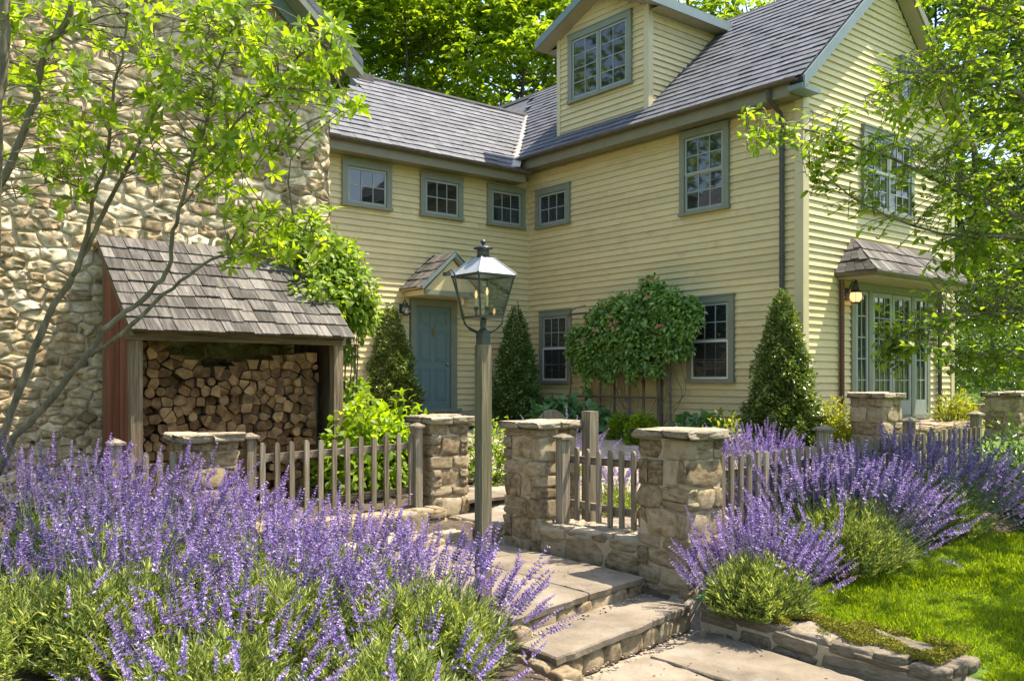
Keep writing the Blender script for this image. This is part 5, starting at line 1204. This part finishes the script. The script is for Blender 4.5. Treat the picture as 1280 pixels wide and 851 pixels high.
def blob_plant(name, X, Y, zb, rx, ry, h, n, L, ratio, mat, label, cat, seed=0, fine=False, droop=.2, up=.3, shell=.45, zoff=0., group=None, stems=0):
    g = np.random.default_rng(seed); t = thing(name, (X, Y, zb), label, cat, group)
    d = g.normal(size=(n, 3)); d[:, 2] = np.abs(d[:, 2]); d /= np.linalg.norm(d, axis=1)[:, None]; th = np.arctan2(d[:, 1], d[:, 0])
    rad = g.uniform(shell, 1., n) * (1 + .12 * np.sin(3 * th + seed) + .1 * np.sin(7 * th + d[:, 2] * 6))
    P = np.stack([X + d[:, 0] * rx * rad, Y + d[:, 1] * ry * rad, zb + zoff + d[:, 2] * h * rad], 1)
    D = d * np.array([1, 1, .4]) + g.normal(size=(n, 3)) * .5 + np.array([0, 0, up]); N = d * .6 + np.array([0, 0, .8]) + g.normal(size=(n, 3)) * .4; LL = g.uniform(.7, 1.25, n) * L
    cloud('foliage', mat, t, P, D, N, LL, LL * ratio, fine=fine, droop=droop, fold=.15)
    if stems:
        mb = MB()
        for k in range(stems): a = g.uniform(0, 6.283); q = g.uniform(.4, .9); mb.tube([(X + .05 * math.cos(a), Y + .05 * math.sin(a), zb - .03), (X + rx * q * .5 * math.cos(a), Y + ry * q * .5 * math.sin(a), zb + zoff + h * .35), (X + rx * q * math.cos(a), Y + ry * q * math.sin(a), zb + zoff + h * .7)], [.012, .008, .004], 5)
        mb.build('stems', barkl, t)
    return t
# big leafed shrub behind the left fence
X_, Y_ = at(462, 11.4); blob_plant('hydrangea_shrub', X_, Y_, -.75, .80, .85, 1.12, 2600, .14, .5, leaf_lime, 'pale green broad leaved shrub behind the left fence', 'shrub', 4, True, .3, .1, .5, stems=9)
X_, Y_ = at(505, 12.0); blob_plant('hydrangea_shrub', X_, Y_, -.72, .6, .6, .8, 1500, .13, .5, leaf_lime, 'smaller pale green shrub beside the door pier', 'shrub', 5, True, .3, .1, .5, stems=6)
X_, Y_ = at(615, 11.6); blob_plant('yellow_green_shrub', X_, Y_, -.75, .45, .45, .85, 1500, .07, .5, leaf_mid, 'small bright shrub glimpsed between lamp post and pier', 'shrub', 6, stems=5)
# climber on the cottage corner
def climber():
    g = np.random.default_rng(8); t = thing('climbing_vine', (4.55, -7.2, -.7), 'lime green climbing vine bulging from the cottage corner above the wood store', 'vine')
    P, D, N = [], [], []
    for (px, y, z, s, n) in ((405, 345, 11.9, .55, 700), (428, 365, 12., .45, 600), (390, 315, 11.8, .42, 420), (360, 300, 11.6, .35, 260), (440, 395, 12.2, .35, 320), (425, 325, 12.1, .32, 320), (452, 385, 12.2, .22, 160), (430, 440, 12.2, .16, 90), (440, 490, 12.2, .2, 110), (436, 530, 12.1, .22, 130), (395, 375, 11.4, .4, 350)):
        c = np.array(at(px, z, y)); d = g.normal(size=(n, 3)); d /= np.linalg.norm(d, axis=1)[:, None]; n = int(n * 1.7); d = g.normal(size=(n, 3)); d /= np.linalg.norm(d, axis=1)[:, None]; rad = g.uniform(.4, 1.1, n); P.append(c + d * rad[:, None] * s * np.array([.8, 1.05, .9])); D.append(d * .5 + g.normal(size=(n, 3)) * .5 + np.array([.3, 0, -.3])); N.append(np.array([.5, .1, .8]) + d * .5 + g.normal(size=(n, 3)) * .3)
    P, D, N = map(np.concatenate, (P, D, N)); LL = g.uniform(.08, .14, len(P)); cloud('foliage', leaf_climb, t, P, D, N, LL, LL * .5, fine=True, droop=.25, fold=.15)
    mb = MB()
    for k in range(7):
        px = 425 + k * 4; mb.tube(smooth_line([at(px + g.uniform(-4, 4), 12.1, yy) for yy in (585, 520, 450, 400, 350)], 4), [.013 * (1 - .04 * i) for i in range(17)], 5)
    mb.build('stems', barkl, t)
climber()
def on_wall(px, y, yo):
    tt = (px - 640) / F_PX; p = IC + yo * E2; X = (tt * p[1] - p[0]) / (E1[0] - tt * E1[1]); z = (p + X * E1)[1]
    return (float(X), yo, float(ZC + (HZ - y) * z / F_PX))
# trellis and honeysuckle on the long wall
t = thing('trellis', (3.0, -.3, -.4), 'weathered wooden trellis frame against the long yellow wall', 'trellis')
for k, X in enumerate((1.58, 2.06, 2.45, 2.85, 3.25, 3.62)): MB().box(X - .02, X + .02, -.24, -.20, -.45, 1.95).build('bar', greyw, t)
MB().box(3.98, 4.07, -.26, -.17, -.45, 1.9).build('bar', greyw, t); MB().box(4.27, 4.30, -.24, -.21, -.45, 1.75).build('bar', greyw, t)
for z in (.25, .85, 1.45, 1.93): MB().box(1.5, 4.05, -.275, -.243, z, z + .04).build('cross_bar', greywh, t)
MB().tube(smooth_line([(1.55, -.28, 1.9), (1.75, -.28, 2.05), (2.1, -.28, 2.1)], 4), .015, 5).build('arch', greyw, t)
def honeysuckle():
    g = np.random.default_rng(9); t = thing('honeysuckle', (3.1, -.4, -.4), 'green honeysuckle with pink flowers heaped over the trellis', 'climber')
    P, D, N = [], [], []
    for (px, y, s, n) in ((795, 396, .52, 1300), (838, 386, .42, 950), (765, 408, .5, 1100), (738, 428, .36, 700), (845, 402, .42, 900), (790, 425, .5, 1000), (815, 366, .33, 600), (830, 425, .38, 600), (725, 440, .26, 350), (775, 445, .34, 500), (858, 390, .26, 380), (755, 392, .3, 450), (742, 447, .28, 360), (800, 450, .32, 420), (846, 436, .26, 300), (722, 424, .3, 420), (735, 455, .24, 300), (755, 455, .2, 220), (812, 352, .1, 40), (870, 392, .16, 110), (745, 405, .28, 380), (820, 462, .18, 140), (790, 470, .14, 90), (735, 470, .12, 70), (866, 408, .18, 140), (775, 378, .2, 200), (722, 458, .15, 110), (735, 488, .1, 50), (856, 438, .16, 130), (760, 470, .16, 120), (868, 378, .14, 80), (712, 442, .12, 60)):
        c = np.array(on_wall(px, y, -.46)); d = g.normal(size=(n, 3)); d /= np.linalg.norm(d, axis=1)[:, None]; rad = g.uniform(.35, 1.10, n)
        P.append(c + d * rad[:, None] * s * np.array([1., .6, .92])); D.append(d * .6 + g.normal(size=(n, 3)) * .5 + np.array([0, -.3, -.3])); N.append(np.array([0, -.6, .8]) + d * .5 + g.normal(size=(n, 3)) * .4)
    P, D, N = map(np.concatenate, (P, D, N)); P[:, 1] = np.minimum(P[:, 1], -.06); LL = g.uniform(.065, .125, len(P)); cloud('foliage', leaf_vine, t, P, D, N, LL, LL * .55, fine=True, droop=.2, fold=.15)
    mb = MB()
    for k in range(22):
        px = g.uniform(735, 850); mb.tube(smooth_line([on_wall(px * .5 + 800 * .5 + g.uniform(-20, 20), 530, -.40), on_wall(px + g.uniform(-10, 10), 495, -.36), on_wall(px + g.uniform(-14, 14), 455, -.34), on_wall(px, 410, -.3)], 4), .0065, 5)
    mb.build('stems', barkl, t)
    for (px, y) in ((763, 405), (766, 410), (770, 403), (821, 408), (826, 407), (809, 371), (742, 412), (762, 395), (728, 427), (817, 349), (806, 348)):
        c = np.array(on_wall(px, y, -.86)); n = 11; d = rdir(n); d[:, 1] -= .4
        LL = np.full(n, .055); o = cloud('flower', pinkf, t, np.repeat(c[None], n, 0) + rdir(n) * .02, d, rdir(n), LL, LL * .4, kind=None)
honeysuckle()
def at_wall(px, y_off): 
    tt = (px - 640) / F_PX; p = IC + y_off * E2; X = (tt * p[1] - p[0]) / (E1[0] - tt * E1[1]); return X, y_off
for (px, yo, rx, h, n, L, mat, nm, lab, cat, sd) in (
    (700, -1.0, .55, .5, 420, .22, leaf_hosta, 'hosta_plant', 'broad blue green hosta under the left lower window', 'plant', 21), (742, -.9, .5, .4, 320, .2, leaf_hosta, 'hosta_plant', 'broad blue green hosta at the foot of the trellis', 'plant', 22),
    (872, -.8, .5, .42, 380, .18, leaf_hosta, 'leafy_perennial', 'leafy green perennial under the right lower window', 'plant', 23), (925, -.9, .55, .45, 420, .15, leaf_mid, 'leafy_perennial', 'leafy perennial beside the corner holly', 'plant', 24)):
    X, Y = at_wall(px, yo); blob_plant(nm, X, Y, gz(X, Y), rx, rx, h, n, L, .6, mat, lab, cat, sd, True, .35, .2, .35, stems=6)
for (px, yo, r, sd, lab) in ((774, -1.6, .24, 31, 'left clipped boxwood ball at the foot of the trellis'), (802, -1.7, .28, 32, 'right clipped boxwood ball at the foot of the trellis')):
    X, Y = at_wall(px, yo); blob_plant('boxwood_ball', X, Y, gz(X, Y) - .02, r, r, r * 1.7, 3600, .05, .75, leaf_mid, lab, 'boxwood', sd, shell=.75, group='boxwood balls')
X_, Y_ = at(905, 13.6); blob_plant('yellow_twig_shrub', X_, Y_, gz(X_, Y_), .35, .35, .62, 260, .09, .5, leaf_gold, 'airy yellow leaved shrub below the right lower window', 'shrub', 33, True, up=.5, stems=8)
X_, Y_ = at(1040, 14.2); blob_plant('gold_shrub', X_, Y_, gz(X_, Y_), .42, .42, .72, 1500, .075, .45, leaf_gold, 'yellow green shrub between house corner and terrace pier', 'shrub', 34, up=.5, stems=6)
X_, Y_ = at(1196, 16.2); blob_plant('gold_shrub', X_, Y_, -.25, .42, .42, .62, 1500, .085, .3, leaf_gold, 'golden feathery shrub beside the dark downpipe', 'shrub', 35, up=.7, stems=6)
X_, Y_ = at(1275, 10.6); blob_plant('dark_shrub', X_, Y_, -.95, .75, .75, 1.0, 3500, .075, .5, leaf_dark, 'dark leaved shrub at the right end of the picket fence', 'shrub', 36, stems=6)
X_, Y_ = at(1330, 9.8); blob_plant('dark_shrub', X_, Y_, -1.0, .7, .7, .8, 2500, .075, .5, leaf_dark, 'dark leaved shrub at the right picture edge by the lawn', 'shrub', 37, stems=6)
X_, Y_ = at(1250, 22); blob_plant('garden_hedge', X_, Y_, gz(X_, Y_), 2.6, 2.6, 2.6, 7000, .12, .5, leaf_dark, 'dark shrubbery at the far side of the back lawn', 'shrubbery', 38, stems=6)
X_, Y_ = at(440, 12.6); blob_plant('leafy_perennial', X_, Y_, -.6, .45, .45, 1.2, 900, .12, .5, leaf_mid, 'leafy climber foot beside the wood store post', 'plant', 39, True, stems=5)

# ------------------------------------------------------------------ lawn blades, pebbles, litter, moss, hose
def grass():
    g = np.random.default_rng(5); n = 150000
    px = g.uniform(930, 1330, n); z = 4.6 + g.uniform(0, 1, n) ** 1.25 * 7.5; x = (px - 640) / F_PX * z; d = np.stack([x, z], 1) - IC; X, Y = d @ E1, d @ E2
    edge = 10.90 + .12 * np.sin(3 * X) + .1 * np.sin(4.3 * Y + 1) + .25 * np.clip((Y + 6.6) / 5, 0, 1); ok = (X > edge) & (Y > -7.0 + .0 * X + np.clip(12.6 - X, -1, 0) * .6) & ~((X < 12.75) & (Y < -6.95))
    X, Y = X[ok], Y[ok]; Z = ground_z(X, Y); n = len(X); P = np.stack([X, Y, Z - .004], 1); D = np.stack([g.normal(size=n) * .5, g.normal(size=n) * .5, np.ones(n)], 1); N = g.normal(size=(n, 3)); N[:, 2] = .3
    LL = g.uniform(.03, .075, n) * (1 + .35 * np.sin(X * 5 + 2 * np.sin(Y * 3))); o = cloud('grass', grassm, None, P, D, N, LL, .006, fold=.1, droop=.25); tag(o, 'short bright green lawn grass right of the path', 'grass', None, 'stuff')
grass()
def scatter(name, label, cat, mat, pts, size, blocky=True, seed=0):
    g = np.random.default_rng(seed); RV, RQ, b = [], [], 0
    for (x, y, z) in pts:
        s = g.uniform(.5, 1.4) * size
        if blocky:
            V, Q = PEB[g.integers(0, len(PEB))]; a = g.uniform(0, 6.283); c, sn = math.cos(a), math.sin(a); W = V * np.array([s, s * g.uniform(.6, 1), s * .6]); W = np.stack([W[:, 0] * c - W[:, 1] * sn + x, W[:, 0] * sn + W[:, 1] * c + y, W[:, 2] + z], 1)
        RV.append(W); RQ.append(Q + b); b += len(V)
    o = obj(name, raw_mesh(name, np.concatenate(RV), np.concatenate(RQ), mat, smooth=True)); tag(o, label, cat, None, 'stuff'); return o
PEB = [block_arrays(900 + i, 2, .28, .08, 3) for i in range(5)]
g = np.random.default_rng(6); pts = []
for (x0, x1, ya, yb, z, n) in ((10.08, 10.17, -8.9, -7.25, -1.198, 70), (10.61, 10.76, -9.0, -7.3, -1.352, 110), (10.66, 12.5, -7.35, -7.27, -1.35, 60)):
    for _ in range(n):
        y = g.uniform(ya, yb); x = g.uniform(x0, x1) - (.185 * (y + 7.25) if x1 < 11.2 else -.09 * (x0 - 10.66)) * (1 if x1 < 11.2 else 0); pts.append((x, y, z))
for _ in range(160):
    x, y = g.uniform(10.9, 12.6), g.uniform(-9.5, -8.95); pts.append((x, y, gz(x, y)))
scatter('pebbles', 'small pale pebbles gathered along the stone steps', 'pebbles', pebm, pts, .018, seed=3)
pts = []
for _ in range(26):
    x, y = g.uniform(10.9, 12.4), g.uniform(-9.35, -8.95); pts.append((x, y, gz(x, y) + .01))
bigp = thing('loose_stones', (11.5, -9.1, -1.4), 'loose edging stones at the lavender side of the lower path', 'stones')
for (x, y, z) in pts: put_block('stone', CAM_, bigp, (x, y, z), (g.uniform(.1, .24), g.uniform(.08, .18), g.uniform(.05, .1)), g.uniform(0, 6), .1)
# moss cushions on the edging
mb = MB(); P = []
n = 42000; u = g.uniform(0, 1, n); x = 10.9 + u * 1.7; y = -7.28 - .08 * (x - 10.66) / 1.96 + g.uniform(.02, .50, n)
cl = np.sin(x * 9 + 1.) + np.sin(y * 17 + x * 5) + np.sin(x * 23 + y * 11) * .6; k = cl > -.35; x, y = x[k], y[k]; n = len(x)
P = np.stack([x, y, np.full(n, -1.158) + g.uniform(-.012, .02, n)], 1); LL = g.uniform(.008, .016, n)
o = cloud('moss', mossm, None, P, np.stack([g.normal(size=n), g.normal(size=n), np.full(n, .9)], 1), g.normal(size=(n, 3)) + np.array([0, 0, 1]), LL, LL * .7); tag(o, 'yellow green moss cushions on the stone edging', 'moss', None, 'stuff')
# fallen leaves on flags and sill
n = 260; x = g.uniform(8.6, 13.4, n); y = g.uniform(-8.9, -7.3, n); zz = np.where(x < 10.05, -1.056, np.where(x < 10.55, -1.2, -1.346)); k = ~((x > 9.95) & (x < 11.0)); x, y, zz = x[k], y[k], zz[k]
lx_, ly_ = g.uniform(11.3, 14.2, 170), g.uniform(-6.6, -2.5, 170)
xs = np.concatenate([x, g.uniform(8.6, 10., 90), lx_]); ys = np.concatenate([y, g.uniform(-7.08, -6.65, 90), ly_]); zs = np.concatenate([zz, np.full(90, -.77), ground_z(lx_, ly_) + .045]); n = len(xs)
LL = g.uniform(.012, .034, n); o = cloud('leaf_litter', litterm, None, np.stack([xs, ys, zs], 1), np.stack([g.normal(size=n), g.normal(size=n), g.uniform(-.02, .2, n)], 1), np.tile([0, 0, 1.], (n, 1)), LL, LL * .5); tag(o, 'dry leaf litter scattered on the flagstones, sill and lawn', 'litter', None, 'stuff')
mb = MB(); c = np.array([10.72, -7.12, -1.15])
for k in range(3): mb.tube([c + np.array([.17 * math.cos(t_) + .03 * k, .12 * math.sin(t_), .02 * k + .012 * math.sin(3 * t_)]) for t_ in np.linspace(0, 6.283, 25)], .011, 6)
tag(mb.build('garden_hose', hosem, smooth=True), 'coiled green garden hose at the foot of the tallest pier', 'hose')
